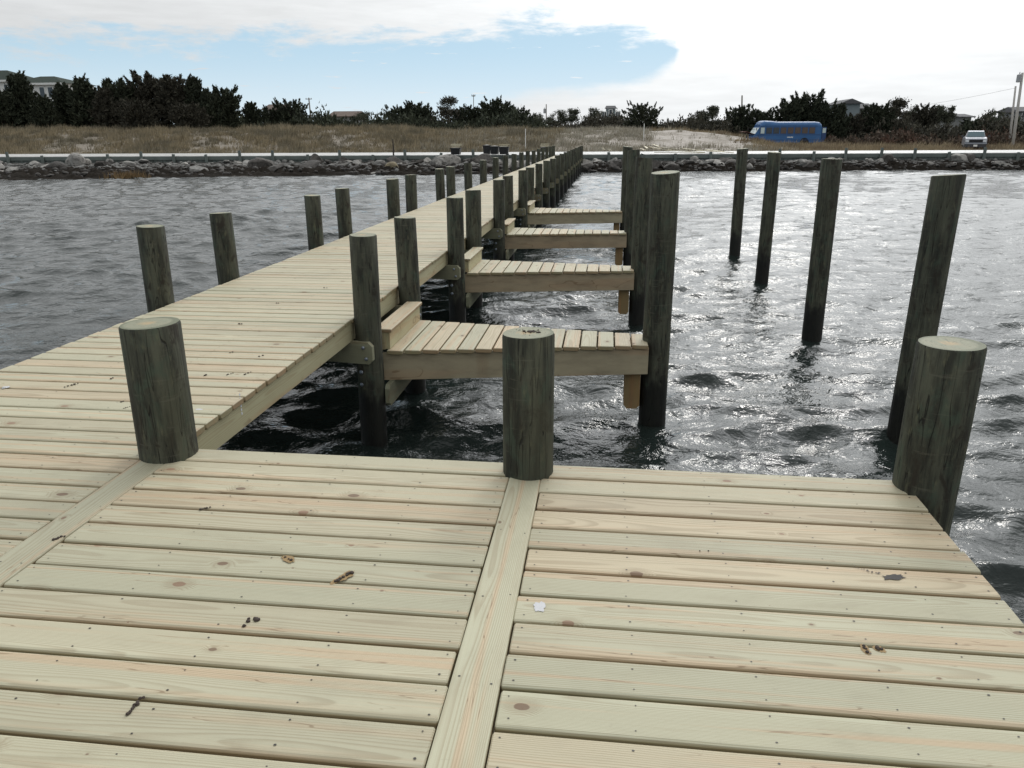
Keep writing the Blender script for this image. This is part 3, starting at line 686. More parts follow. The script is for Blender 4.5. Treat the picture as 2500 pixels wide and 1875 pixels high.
grassarea('dry_grass', 15000, 12, 52, 4.9, 24, lambda x, y, v: np.clip(pat(x, y, .45, 2.)+.1, .1, 1)*np.clip((x-8)/9, .1, 1)*np.where((x > 33) & (v > 16), .3, 1), .25, .62, M_grassR,
          'tan dry grass in front of the blue bus and the parked truck', spread=.18)
grassarea('back_grass', 9000, 22, 75, 24, 50, lambda x, y, v: .8, .4, .9, M_grassR, 'tall brown grass and weeds before the trees at right', spread=.3, wid=.05)
x = rng.normal(0, .5, 60); p0 = hit(268, 386, ZW); y = p0[1]+rng.normal(0, .25, 60)
tag(blades('marsh_grass', p0[0]+x, y+.3, np.full(60, ZW+.02), rng.uniform(.3, .55, 60), .03, M_weedg, per=6), 'orange brown marsh grass tuft standing in the water at the left shore', 'grass tuft')
p0 = hit(225, 383, ZW); x = rng.normal(0, .45, 30)
tag(blades('marsh_grass', p0[0]+x, p0[1]+.6+rng.normal(0, .2, 30), np.full(30, ZW+.02), rng.uniform(.2, .35, 30), .03, M_weedg, per=5), 'low sparse marsh grass tuft left of the bigger orange one', 'grass tuft')

# ------------------------------------------------------------------ trees
def foliage(cs, ax, ln, wd, per, spread):
    """cs centres (n,3), ax axes (n,3): per slim leaf-clump faces round each"""
    n = len(cs); K = n*per
    c = np.repeat(cs, per, 0)+rng.normal(0, 1, (K, 3))*np.repeat(np.broadcast_to(spread, (n,)), per)[:, None]
    a = np.repeat(ax, per, 0)+rng.normal(0, .55, (K, 3)); a /= np.linalg.norm(a, axis=1)[:, None]
    w = np.cross(a, rng.normal(0, 1, (K, 3))); w /= np.linalg.norm(w, axis=1)[:, None]
    L = (np.repeat(np.broadcast_to(ln, (n,)), per)*rng.uniform(.6, 1.3, K))[:, None]; Wd = wd*rng.uniform(.6, 1.3, K)[:, None]
    return np.stack([c-w*Wd-a*L*.3, c+w*Wd-a*L*.3, c+a*L*.9], 1)
def tree(name, base, Hh, Rw, kind, mat, label, group=None, dens=1., lean=0.):
    base = np.array(base, float); base[2] = float(gz(base[0], base[1])) - .1
    root = empty(name, base, label, 'tree' if 'tree' in name else name.replace('_', ' '), group)
    T = []; tr = MB()
    tr.tube([(0, 0, -.3), (lean*.15*Hh, .02*Hh, .35*Hh), (lean*.45*Hh, 0, .8*Hh)], [.035*Hh, .022*Hh, .006*Hh], 7)
    def limb(p, q, r0): tr.tube([p, (Vector(p)+Vector(q))/2+Vector((0, 0, -.03*Hh)), q], [r0, r0*.6, r0*.2], 5)
    if kind in ('cone', 'dome', 'flare'):
        nl = int((34 if kind != 'dome' else 42)*dens)
        for i in range(nl):
            t = (i+.5)/nl; t = t**.8 if kind == 'cone' else t**.9; an = i*2.4+rng.uniform(-.5, .5)
            if kind == 'cone': rad = Rw*(1-t)**.75*rng.uniform(.65, 1.1)+.06*Rw; z = Hh*(.10+.76*t)
            elif kind == 'dome': rad = Rw*sqrt(max(0, 1-(t*.92)**2.2))*rng.uniform(.7, 1.08); z = Hh*(.16+.66*t)
            else: rad = Rw*(.35+.65*t)*rng.uniform(.6, 1.1)*(1-.75*max(0, t-.75)/.25); z = Hh*(.15+.68*t)
            up = {'cone': .9+t*1.2, 'dome': .45+t*1.1, 'flare': .55+.9*t}[kind]
            d = np.array([cos(an), sin(an), up]); d /= np.linalg.norm(d)
            st = np.array([cos(an)*rad*.45+lean*z*.45, sin(an)*rad*.45, z*.93])
            L = (.24+.14*rng.random())*Hh*(1.15-.4*t); en = np.array([cos(an)*rad*.8+lean*z*.45, sin(an)*rad*.8, z])+d*L*.6
            limb((lean*z*.35, 0, z*.72), en*.9+st*.1, .012*Hh)
            k = 13; s = rng.random(k)**.8; pts = st+(en-st)*s[:, None]
            sprd = .26*L*(1.04-s)
            T.append(foliage(pts+rng.normal(0, 1, (k, 3))*sprd[:, None]*.7, np.repeat(d[None], k, 0), .085*Hh*(1.1-.45*s)*.8, .026*Hh*.7, 8, sprd*.55))
        nk = int(15*dens); an = np.arange(nk)*2.4+rng.uniform(-.6, .6, nk); t = rng.uniform(.42, 1., nk)   # bare-tipped leaders that break the outline
        for a_, t_ in zip(an, t):
            rd = Rw*{'cone': (1-t_)**.7*.85, 'dome': sqrt(max(0, 1-(t_*.92)**2.2))*.8, 'flare': .35+.5*t_*(1-.7*max(0, t_-.75)/.25)}[kind]
            d = np.array([cos(a_)*.75, sin(a_)*.75, .6+t_*.8]); d /= np.linalg.norm(d); zz_ = Hh*(.16+.74*t_); st = np.array([cos(a_)*rd+lean*zz_*.45, sin(a_)*rd, zz_]); L = Hh*rng.uniform(.08, .17)
            k = 11; s_ = np.linspace(0, 1, k); T.append(foliage(st+d*L*s_[:, None], np.repeat(d[None], k, 0), .065*Hh*(1.1-.5*s_), .014*Hh, 5, .012*Hh*(1.3-s_)))
        k = int(110*dens); t = rng.random(k)*.8; an = rng.uniform(0, 2*pi, k); rr = np.sqrt(rng.random(k))*Rw*.72*(1-t*(.75 if kind == 'cone' else .35))
        pts = np.stack([np.cos(an)*rr+lean*t*Hh*.45, np.sin(an)*rr, Hh*(.05+.86*t)], 1); d = np.stack([np.cos(an), np.sin(an), np.full(k, .8)], 1)
        T.append(foliage(pts, d, .085*Hh, .03*Hh, 9, .055*Hh))
    elif kind == 'pine':
        for i in range(int(12*dens)):
            an = i*2.3+rng.uniform(-.4, .4); t = rng.random(); rad = Rw*rng.uniform(.15, .75); z = Hh*(.50+.42*t)
            c = np.array([cos(an)*rad*(1.1-t*.6)+lean*z*.45, sin(an)*rad*(1.1-t*.6), z]); limb((lean*z*.3, 0, z*.78), c, .010*Hh)
            k = 26; o = rng.normal(0, 1, (k, 3)); o /= np.linalg.norm(o, axis=1)[:, None]; o *= (rng.random(k)**.4)[:, None]
            pts = c+o*np.array([Rw*.42, Rw*.42, Hh*.085]); T.append(foliage(pts, o*.5+np.array([0, 0, .6]), .030*Hh, .016*Hh, 9, .03*Hh))
    else:  # shrub
        k = int(90*dens); an = rng.uniform(0, 2*pi, k); el_ = np.arcsin(rng.random(k)); rr = rng.random(k)**.35
        lob = 1+.25*np.sin(an*3+base[0])+.15*np.sin(an*5)
        pts = np.stack([np.cos(an)*np.cos(el_)*Rw*rr*lob, np.sin(an)*np.cos(el_)*Rw*rr, Hh*.86*np.sin(el_)*rr*(.8+.3*np.sin(an*2+base[1]))+.05*Hh], 1)
        d = np.stack([np.cos(an)*.6, np.sin(an)*.6, np.full(k, .9)], 1); T.append(foliage(pts, d, .13*Hh, .045*Hh, 12, .07*Hh))
        for i in range(5): limb((0, 0, 0), pts[i]*.8, .02*Hh)
    V = np.concatenate(T)
    tri_obj('crown', V, mat, root)
    tr.build('trunk', M_bark, root)
    return root
def tpx(x, ytop, wpx, D, kind, mat, label, group=None, name='cedar_tree', **kw):
    p = at(x, 285, D); z0 = float(gz(p[0], p[1])); zt = at(x, ytop, D)[2]
    return tree(name, (p[0], p[1], 0), (zt-z0)/1.01, wpx/1745*D/2*1.08, kind, mat, label, group, **kw)
GL = 'dark cedars behind the dune at left'; GC = 'dark cedars behind the dune at centre'; GR = 'cedars and pines behind the bus and truck'; GP = 'thin pines on the far skyline'
c1, c2, pp = M_cedar, M_cedar2, M_pine
for a in [
 (-22, 178, 90, 86, 'cone', c1, 'dark cedar at the left frame edge, in front of the green roofed house', GL),
 (16, 190, 70, 84, 'cone', c1, 'low dark cedar below the peak of the green hip roof', GL),
 (59, 152, 82, 86, 'cone', c1, 'pointed dark cedar rising before the green hip roof of the big house', GL),
 (104, 198, 70, 84, 'cone', c1, 'low cedar before the white windows of the green roofed house', GL),
 (150, 172, 58, 87, 'cone', c1, 'narrow cedar at the right corner of the green roofed house', GL),
 (193, 161, 84, 86, 'cone', c1, 'wide dark cedar, first one right of the green roofed house', GL),
 (237, 182, 60, 84, 'cone', c2, 'shorter cedar between two taller ones, left of the dense round topped one', GL),
 (272, 156, 84, 86, 'dome', c1, 'dense dark round topped cedar, left of the tallest cedar', GL),
 (333, 146, 90, 87, 'flare', c2, 'tallest cedar in view, ragged flared top with sky showing through', GL),
 (388, 150, 84, 86, 'flare', c2, 'tall ragged cedar just right of the tallest one', GL),
 (432, 160, 66, 86, 'cone', c1, 'dark cedar on the right shoulder of the tallest pair', GL),
 (458, 186, 60, 85, 'cone', c1, 'lower cedar in the dip before the last tall cedar on the left', GL),
 (492, 179, 76, 87, 'flare', c1, 'last tall cedar of the left row, with outstretched top branches', GL),
 (300, 205, 90, 82, 'dome', c2, 'brownish low cedar filling the gap below the tallest cedar', GL),
 (412, 212, 90, 82, 'dome', c2, 'brownish low cedar below the tall ragged pair', GL),
 (548, 215, 64, 92, 'cone', c1, 'small spiky cedar standing before a brown roof', GL),
 (590, 224, 70, 92, 'dome', c1, 'low dark cedar left of the wind-swept one by the utility pole', GL),
 (632, 208, 84, 92, 'flare', c1, 'wind-swept cedar just left of the thin utility pole', GL),
 (700, 237, 66, 100, 'shrub', c1, 'low dark bush right of the thin utility pole', GC),
 (752, 246, 84, 98, 'shrub', c1, 'low dark bush in front of the grey roof', GC),
 (788, 237, 46, 112, 'pine', pp, 'small sparse pine right of the grey roof', GP),
 (826, 241, 60, 106, 'shrub', pp, 'greenish bush left of the dark dome shaped cedar', GC),
 (862, 222, 74, 98, 'flare', c1, 'cedar with a long branch reaching left, first of the central clump', GC),
 (902, 212, 84, 98, 'dome', c1, 'dark dome shaped cedar at the left of the central clump', GC),
 (968, 204, 58, 103, 'pine', c2, 'thin see-through tree between the two dark domes at centre', GC),
 (962, 232, 80, 97, 'shrub', c2, 'brownish bush between the two dark domes at centre', GC),
 (1012, 220, 70, 98, 'dome', c1, 'lower cedar on the left flank of the highest central cedar', GC),
 (1070, 206, 104, 98, 'dome', c1, 'broad highest cedar of the central clump', GC),
 (1122, 226, 66, 98, 'dome', c1, 'low cedar at the right end of the central clump', GC),
 (1158, 238, 50, 110, 'pine', pp, 'far small pine just left of the utility pole with a box', GP),
 (1190, 242, 30, 124, 'pine', pp, 'small far pine right of the utility pole with a box', GP),
 (1211, 236, 34, 124, 'pine', pp, 'second far pine right of the utility pole with a box', GP),
 (1236, 230, 44, 124, 'pine', pp, 'rounded far pine in the middle of the skyline row', GP),
 (1282, 231, 50, 124, 'pine', pp, 'wide far pine left of the house with the little tower', GP),
 (1200, 256, 90, 112, 'shrub', c2, 'low bush below the far pine row', GC),
 (1262, 252, 84, 112, 'shrub', c2, 'low bush left of the house with the little tower', GC),
 (1385, 216, 106, 100, 'flare', c1, 'round spreading cedar standing alone right of the tower house', GC),
 (1350, 246, 50, 102, 'shrub', c2, 'bush at the left foot of the lone spreading cedar', GC),
 (1440, 250, 70, 112, 'shrub', c2, 'low bush right of the lone spreading cedar', GR),
 (1484, 249, 60, 118, 'shrub', pp, 'greyish bush left of the pair of thin pines', GR),
 (1514, 229, 42, 122, 'pine', pp, 'left one of the pair of thin pines before the sand slope', GP),
 (1538, 226, 38, 120, 'pine', pp, 'right one of the pair of thin pines before the sand slope', GP),
 (1548, 254, 60, 110, 'shrub', c2, 'low bush under the pair of thin pines', GR),
 (1597, 220, 72, 103, 'flare', c1, 'spiky cedar left of the blue bus with a bare pole behind', GR),
 (1642, 229, 78, 103, 'dome', c1, 'dark cedar rising directly behind the bus front', GR),
 (1702, 207, 76, 103, 'flare', c1, 'ragged cedar behind the bus reaching to the left', GR),
 (1738, 192, 86, 104, 'flare', c1, 'highest cedar above the blue bus with a flat spiky top', GR),
 (1790, 211, 84, 102, 'dome', c1, 'wide dark cedar above the rear end of the bus', GR),
 (1836, 236, 80, 104, 'dome', c2, 'brownish cedar in front of the grey gabled house', GR),
 (1890, 216, 76, 104, 'dome', c1, 'dark cedar right of the grey gabled house', GR),
 (1929, 208, 52, 112, 'pine', c2, 'tall thin pine right of the grey gabled house', GP),
 (1960, 226, 36, 116, 'pine', pp, 'slight pine leaning beside the tall thin one', GP),
 (1992, 220, 60, 112, 'dome', c2, 'rounded grey green tree before the flat topped pines', GR),
 (2022, 224, 44, 118, 'pine', pp, 'flat topped pine above the long low roof', GP),
 (2044, 226, 34, 118, 'pine', pp, 'rightmost flat topped pine above the long low roof', GP),
 (1948, 252, 90, 102, 'shrub', c2, 'brown bush left of the parked truck', GR),
 (2020, 258, 90, 102, 'shrub', c2, 'brown bush between the thin pines and the parked truck', GR),
 (2102, 241, 66, 104, 'shrub', c1, 'dark bush right behind the parked truck', GR),
 (2134, 240, 60, 106, 'shrub', c1, 'dark bush right of the parked truck', GR),
 (2168, 238, 66, 108, 'shrub', pp, 'grey green bush left of the leaning utility poles', GR),
 (2216, 252, 60, 100, 'shrub', c2, 'brown bush at the right frame edge behind the leaning poles', GR),
]:
    nm = {'pine': 'pine_tree', 'shrub': 'shrub'}.get(a[4], 'cedar_tree'); tpx(*a, name=nm)
# undergrowth and the far wood
def thicket(name, n, xs, Ds, h0, h1, mat, lab, cat='undergrowth'):
    x = rng.uniform(*xs, n); D = rng.uniform(*Ds, n); P = np.array([at(a, 285, d)[:2] for a, d in zip(x, D)]); z = gz(P[:, 0], P[:, 1])
    hh = rng.uniform(h0, h1, n)*(.7+.4*np.sin(x*.03)+.15*np.sin(x*.11)); c = np.stack([P[:, 0], P[:, 1], z+hh*rng.random(n)], 1)
    return tag(tri_obj(name, foliage(c, np.tile([0, 0, 1.], (n, 1)), .34, .12, 12, .3), mat), lab, cat, None, 'stuff')
thicket('undergrowth', 3200, (-120, 1180), (88, 104), 1.0, 2.4, M_cedar, 'dark shadowy undergrowth along the foot of the left and central trees')
thicket('undergrowth', 2400, (1150, 1620), (106, 130), 1.2, 2.6, M_cedar2, 'dull brown undergrowth behind the top of the sand slope')
thicket('undergrowth', 3600, (1560, 2330), (100, 120), 1.6, 3.4, M_cedar2, 'brown and dark green undergrowth behind the bus and the truck')
thicket('brush', 1800, (1790, 2330), (93, 102), .5, 1.7, M_brush, 'reddish brown bare brush around and behind the parked truck')
thicket('far_wood', 5200, (-500, 2700), (140, 200), 1.5, 4.2, M_cedar2, 'low far wood closing the view behind the houses', 'wood')

# ------------------------------------------------------------------ houses
def hmat(name, col, **k): return plain(name, col, k.pop('rough', .75), var=.12, sc=1.5, **k)
M_wht = hmat('white_siding', (.62, .63, .62)); M_gry = hmat('grey_shingle_wall', (.22, .23, .23)); M_grn = hmat('green_roof', (.030, .042, .034))
M_rgr = hmat('grey_roof', (.11, .11, .115)); M_rbr = hmat('brown_roof', (.13, .10, .085)); M_blg = hmat('blue_grey_wall', (.20, .235, .25))
for _m in (M_grn, M_rgr, M_rbr, M_gry, M_blg): _m.node_tree.nodes['Principled BSDF'].inputs['Specular IOR Level'].default_value = .08
M_win = plain('window_glass', (.03, .04, .05), .12, var=.2); M_winl = plain('pale_window', (.35, .40, .42), .2, var=.2)
def house(px, D, wid, dep, ytop, yeave, lab, wall, roof, kind='gable', wins=(), floor_z=None, trim=M_wht, extra=None, rz=0.):
    c = at(px, 290, D); gzc = float(gz(c[0], c[1])); ze = at(px, yeave, D)[2]; zr = at(px, ytop, D)[2]
    h = empty('house', (c[0], c[1], gzc), lab, 'house', None, -YAW*0+rz); he = ze-gzc; hr = zr-gzc
    B = MB(); B.box((0, dep/2, he/2-.2), (wid, dep, he+.4)); B.build('wall', wall, h)
    B = MB(); o = .45; x, y0, y1 = wid/2+o, -o, dep+o
    if kind == 'hip':
        r = max(.3, x-dep*.55); pts = [(-x, y0, he), (x, y0, he), (x, y1, he), (-x, y1, he), (-r, dep/2, hr), (r, dep/2, hr)]
        B.add(pts+[(p[0], p[1], he-.12) for p in pts[:4]], [(0, 1, 5, 4), (1, 2, 5), (2, 3, 4, 5), (3, 0, 4), (0, 6, 7, 1), (1, 7, 8, 2), (2, 8, 9, 3), (3, 9, 6, 0), (9, 8, 7, 6)])
    elif kind == 'gable':
        pts = [(-x, y0, he), (x, y0, he), (x, y1, he), (-x, y1, he), (-x+.1, dep/2, hr), (x-.1, dep/2, hr)]
        B.add(pts+[(p[0], p[1], he-.12) for p in pts[:4]], [(0, 1, 5, 4), (1, 2, 5), (2, 3, 4, 5), (3, 0, 4), (0, 6, 7, 1), (1, 7, 8, 2), (2, 8, 9, 3), (3, 9, 6, 0), (9, 8, 7, 6)])
    else:   # gable end towards the water
        pts = [(-x, y0, he), (x, y0, he), (0, y0, hr), (-x, y1, he), (x, y1, he), (0, y1, hr)]
        B.add(pts, [(0, 1, 2), (5, 4, 3), (0, 2, 5, 3), (2, 1, 4, 5), (1, 0, 3, 4)])
    B.build('roof', roof, h)
    if kind == 'hip':
        B = MB(); B.box((0, -o-.03, he-.03), (2*x+.1, .06, .26)); B.box((x+.03, dep/2, he-.03), (.06, 2*x*.0+dep+2*o, .26)); B.build('eave_board', trim, h)
    for (wx_, wz_, ww, wh) in wins:
        B = MB(); B.box((wx_, -.03, wz_), (ww+.24, .06, wh+.24)); f = B.build('window', trim, h)
        B = MB(); B.box((wx_, -.068, wz_), (ww, .016, wh)); B.box((wx_, -.082, wz_), (.07, .012, wh), mi=1); B.build('pane', [M_win, trim], f)
    return h, he
h, he = house(-12, 118, 9.5, 8, 147, 175, 'big white house with green hip roof behind the left trees', M_wht, M_grn, 'hip', wins=[(-3.6, 6.3, 1.1, 1.5), (-1.2, 6.3, 1.1, 1.5), (1.2, 6.3, 1.1, 1.5), (3.6, 6.3, 1.1, 1.5)])
# its lower wing
B = MB(); px0 = at(96, 290, 118)-at(-12, 290, 118); wx0 = float(px0[0]); wy0 = float(px0[1]); hz = float(at(96, 180, 118)[2]-h.location.z); hz2 = float(at(96, 161, 118)[2]-h.location.z)
B.box((wx0, wy0+3.5, hz/2-.2), (8.6, 7, hz+.4)); B.build('wall', M_wht, h)
B = MB(); pts = [(wx0-4.75, wy0-.45, hz), (wx0+4.75, wy0-.45, hz), (wx0+4.75, wy0+7.45, hz), (wx0-4.75, wy0+7.45, hz), (wx0-1.6, wy0+3.5, hz2), (wx0+.6, wy0+3.5, hz2)]
B.add(pts, [(0, 1, 5, 4), (1, 2, 5), (2, 3, 4, 5), (3, 0, 4), (3, 2, 1, 0)]); B.build('roof', M_grn, h)
B = MB(); B.box((wx0, wy0-.48, hz-.1), (9.6, .06, .28)); B.build('eave_board', M_wht, h)
for q in (-3.2, -1.3, .9, 2.2, 3.5):
    B = MB(); B.box((wx0+q, wy0-.03, hz-1.25), (.95, .06, 1.7)); f = B.build('window', M_wht, h)
    B = MB(); B.box((wx0+q, wy0-.07, hz-1.25), (.7, .016, 1.4)); B.build('pane', M_win, f)
house(594, 135, 2.6, 5, 224, 236, 'small brown roofed house peeping over the cedars left of the thin pole', M_gry, M_rbr, 'gable')
house(742, 135, 4.2, 6, 239, 251, 'low house with grey brown roof behind the bushes right of the thin pole', M_gry, M_rbr, 'gable')
h, he = house(1318, 150, 3.6, 6, 249, 254, 'blue grey house with a small square lookout tower and white windows', M_blg, M_rgr, 'gable', wins=[(-1.2, 3.3, .7, 1.2), (1.3, 3.3, .7, 1.2), (.1, 1.9, .8, 1.1)])
B = MB(); zt = float(at(1318, 234, 150)[2]-h.location.z); B.box((-.05, 1.4, zt/2+.6), (1.75, 1.9, zt-1.2)); B.build('tower', M_blg, h)
B = MB(); B.add([(-1.15, .25, zt), (1.05, .25, zt), (1.05, 2.55, zt), (-1.15, 2.55, zt), (-.9, 1.4, zt+.5), (.8, 1.4, zt+.5)], [(0, 1, 5, 4), (1, 2, 5), (2, 3, 4, 5), (3, 0, 4), (3, 2, 1, 0)]); B.build('tower_roof', M_rgr, h)
B = MB(); B.box((-.05, .43, zt-.62), (.75, .05, 1.0)); f = B.build('window', M_wht, h); B = MB(); B.box((-.05, .39, zt-.62), (.45, .02, .75)); B.build('pane', M_win, f)
house(1830, 122, 2.7, 8, 213, 224, 'grey house with a pointed gable above the bus, seen over the cedars', M_blg, M_rgr, 'end')
house(1852, 124, 3.2, 6, 222, 234, 'lower grey roof joined to the right of the pointed gable', M_gry, M_rgr, 'gable')
house(2060, 125, 4.4, 7, 245, 252, 'long low flat looking roof between the thin pines and the truck', M_gry, M_rgr, 'gable')
house(2222, 118, 3.2, 7, 229, 240, 'grey house cut off by the right frame edge behind the leaning poles', M_gry, M_rgr, 'gable', wins=[(-1., 3.3, .7, .9)])

# ------------------------------------------------------------------ utility poles, stakes
M_pole = plain('weathered_pole', (.19, .175, .155), .85, var=.2, sc=4); M_polel = plain('sunbleached_pole', (.40, .385, .36), .85, var=.15, sc=4)
M_met = plain('grey_metal', (.32, .33, .34), .5, .3); M_whp = plain('white_plastic', (.75, .75, .73), .5, var=.08)
def gh(px, py):
    d = ray(px, py); p = np.array([0, 0, H])
    for t in np.arange(30, 260, .1):
        q = p+d*t/np.linalg.norm(d)
        if q[2] < float(gz(q[0], q[1])): return q
    return q
def upole(name, pt, pb, D, r, lab, cat, m, arm=None, box=None, grp=None):
    t = at(pt[0], pt[1], D); b = at(pb[0], pb[1], D); g = float(gz(b[0], b[1])); b = b + (t-b)*((g-.4-b[2])/(t[2]-b[2]))
    e = empty(name, b, lab, cat, grp); d = t-b
    B = MB(); B.tube([(0, 0, 0), d*.5, d], [r, r*.9, r*.75], 8); B.build('shaft', m, e, smooth=True)
    if arm: B = MB(); B.box(d*.965+np.array([0, -.1, 0]), (arm, .09, .11)); [B.box(d*.965+np.array([s*arm*.42, -.1, .12]), (.07, .07, .14)) for s in (-1, 1)]; B.build('cross_arm', m, e)
    if box: B = MB(); q = Vector(d*box[0])+Vector((box[1], -.15, 0)); B.tube([q+Vector((0, 0, -.42)), q+Vector((0, 0, -.38)), q+Vector((0, 0, .38)), q+Vector((0, 0, .46))], [.16, .24, .24, .12], 10); B.tube([q+Vector((0, 0, .46)), q+Vector((0, 0, .66))], [.05, .04], 6); B.build('transformer', M_met, e)
    return e
upole('utility_pole', (667, 211), (672, 262), 140, .14, 'thin utility pole standing free in the sky gap, left of the grey roof', 'utility pole', M_pole, arm=1.1)
upole('utility_pole', (1180, 225), (1180, 262), 155, .13, 'far utility pole with a small box, right of the central cedar clump', 'utility pole', M_pole, box=(.80, -.3))
upole('utility_pole', (1603, 206), (1602, 262), 112, .13, 'bare pole top sticking out of the spiky cedar left of the bus', 'utility pole', M_pole)
upole('antenna_mast', (1023, 204), (1023, 262), 108, .06, 'thin mast with a forked tip poking out of the central cedars', 'mast', M_pole, arm=.5)
p1_ = upole('utility_pole', (2209, 157), (2189, 303), 92, .17, 'tall leaning utility pole with a transformer at the right frame edge', 'utility pole', M_polel, box=(.93, -.38))
upole('utility_pole', (2194, 186), (2181, 303), 94, .13, 'shorter leaning pole just left of the transformer pole', 'utility pole', M_polel)
B = MB(); z0 = at(2194, 190, 94); z1 = at(1600, 246, 150); dd = z1-z0
B.tube([z0+dd*t+np.array([0, 0, -3.*t*(1-t)*2]) for t in np.linspace(0, 1, 14)], [.012]*14, 4); tag(B.build('power_line', M_pole), 'faint drooping power line running left from the leaning poles', 'power line')
for (px, y0, y1, lab) in ((1135, 279, 324, 'tallest white marker stake, directly behind the shore end of the pier'), (1270, 245, 279, 'white marker stake against the trees, left of the tower house'), (1390, 268, 304, 'white marker stake on the sand below the lone spreading cedar'), (2176, 287, 300, 'short pale stake in the brown brush right of the truck')):
    b = gh(px, y1); D = float(b @ FH); t = at(px, y0, D); hh = t[2]-b[2]
    B = MB(); B.tube([(0, 0, -.2), (0, 0, hh*.55), (0, 0, hh)], [.035, .033, .03], 7); B.tube([(0, 0, hh), (0, 0, hh+.03)], [.045, .03], 7)
    o = B.build('marker_stake', M_whp); o.location = b; tag(o, lab, 'stake')
for (px, y0, y1, lab) in ((1146, 298, 330, 'dark slim wooden stake at the boardwalk between the tubs and the pier'), (1643, 300, 322, 'thin dark stick standing in the sand before the bus')):
    pass
p = sp(-9.6, .5, .05); B = MB(); B.tube([(0, 0, 0), (.02, 0, .55), (.0, 0, 1.1)], [.06, .055, .045], 7); o = B.build('wooden_stake', M_bark); o.location = hit(850, 336, .05); tag(o, 'dark wooden stake beside the boardwalk between the black tubs', 'stake')

# ------------------------------------------------------------------ black tubs with offcuts, lumber heap
M_blk = plain('black_plastic', (.012, .012, .013), .5, var=.3); M_lum = wood('pale_lumber', (.60, .56, .42), (.48, .42, .28), (.58, .56, .44), (.60, .50, .34)); M_tubfill = plain('grey_scraps', (.34, .33, .31), .8, var=.3, sc=20)
def tub(px, py, w, hh, lab, grp=None, rz=0., sticks=2, D=None):
    p = hit(px, py, .05); e = empty('black_tub', (p[0], p[1], .05+.02), lab, 'tub', grp, rz)
    B = MB(); a, b = w/2*.84, w/2
    vs = [(s*q, t*q, z) for q, z in ((a, 0), (b, hh), (b+.03, hh), (b+.03, hh-.05)) for s, t in ((-1, -1), (1, -1), (1, 1), (-1, 1))]
    vs = vs + [(s*(b-.03), t*(b-.03), hh) for s, t in ((-1, -1), (1, -1), (1, 1), (-1, 1))]
    fs = [(3, 2, 1, 0)] + [(i, (i+1) % 4, 4+(i+1) % 4, 4+i) for i in range(4)] + [(12+i, 12+(i+1) % 4, 8+(i+1) % 4, 8+i) for i in range(4)] + [(8+i, 8+(i+1) % 4, 16+(i+1) % 4, 16+i) for i in range(4)]
    B.add(vs, fs)
    for s in (-.5, 0, .5): B.box((s*a*1.5, -(a+b)/2-.015, hh*.5), (.03, .03, hh*.8)); 
    B.build('tub_body', M_blk, e)
    B = MB(); B.add([(s*(b-.03), t*(b-.03), hh-.03+.03*((s+t) == 0)) for s, t in ((-1, -1), (1, -1), (1, 1), (-1, 1))] + [(0, 0, hh+.05)], [(0, 1, 4), (1, 2, 4), (2, 3, 4), (3, 0, 4)]); B.build('contents', M_tubfill, e)
    for k in range(sticks):
        B = MB(); L = w*(.85 if k < 1 else 1.15); zz = hh+.07+k*.09
        B.beam((-L/2, (-.2+.3*k)*w, zz), (L/2, (-.25+.35*k)*w, zz+.02), .09, .04, r=R_.random())
        o = B.build('offcut', M_lum); o.location = e.location; o.rotation_euler.z = rz+R_.uniform(-.1, .1) - (k == 1)*.05
        tag(o, 'pale wood offcut lying across the top of a black tub', 'offcut', 'pale offcuts on the black tubs')
tub(985, 334.5, .70, .46, 'lone black tub on the boardwalk, left of the row of three tubs', sticks=3)
tub(1052, 333, .56, .62, 'leftmost black tub of the row of three by the pier', 'black tubs in a row on the boardwalk', .06, 0)
tub(1069, 333.5, .62, .56, 'middle black tub of the row of three by the pier', 'black tubs in a row on the boardwalk', -.05, 0)
tub(1089, 334, .68, .52, 'rightmost black tub of the row of three, with sticks across it', 'black tubs in a row on the boardwalk', .03, 2)
tub(1176, 330, .60, .40, 'black tub half hidden behind the far left piles of the pier', None, .0, 3)
LZ = [(760,555,800,590), (810,565,850,585), (960,553,990,592), (1085,560,1180,595), (1120,540,1180,590), (1190,525,1240,545), (1180,562,1560,582), (1200,592,1700,598), (1260,550,1500,575), (1440,558,1690,590), (1640,568,1780,585), (1700,580,1870,595), (1480,566,1640,580), (1150,545,1440,588), (1300,575,1620,592), (1560,575,1820,590)]
for i, (a, b, c_, d_) in enumerate(LZ):
    q = []
    for u, v in ((a, b), (c_, d_)):
        X, Y = (1250+u/3.456)*.8848, (200+v/3.456)*.8848
        dr = ray(X, Y); P0 = np.array([0, 0, H])
        for t in np.arange(45, 100, .05):
            p = P0+dr*t/np.linalg.norm(dr); g = float(gz(p[0], p[1])); vv = p[1]-yf(p[0])
            if 0 < vv < 4.6: g = max(g, bz(vv)+.01)
            if p[2] < g+.07+(i % 4)*.035: break
        q.append(p)
    q0, q1 = q; L = np.linalg.norm(q1-q0)
    if L > 5: q1 = q0+(q1-q0)*5/L
    B = MB(); B.beam(q0, q1, .19, .045, r=R_.random()); o = B.build('lumber_plank', M_lum)
    lab = 'short pale plank lying across the boardwalk, left of the lumber heap' if i < 3 else 'pale sawn plank in the loose lumber heap on the shore by the boardwalk'
    tag(o, lab, 'plank', 'short planks left of the lumber heap' if i < 3 else 'pale planks of the lumber heap')

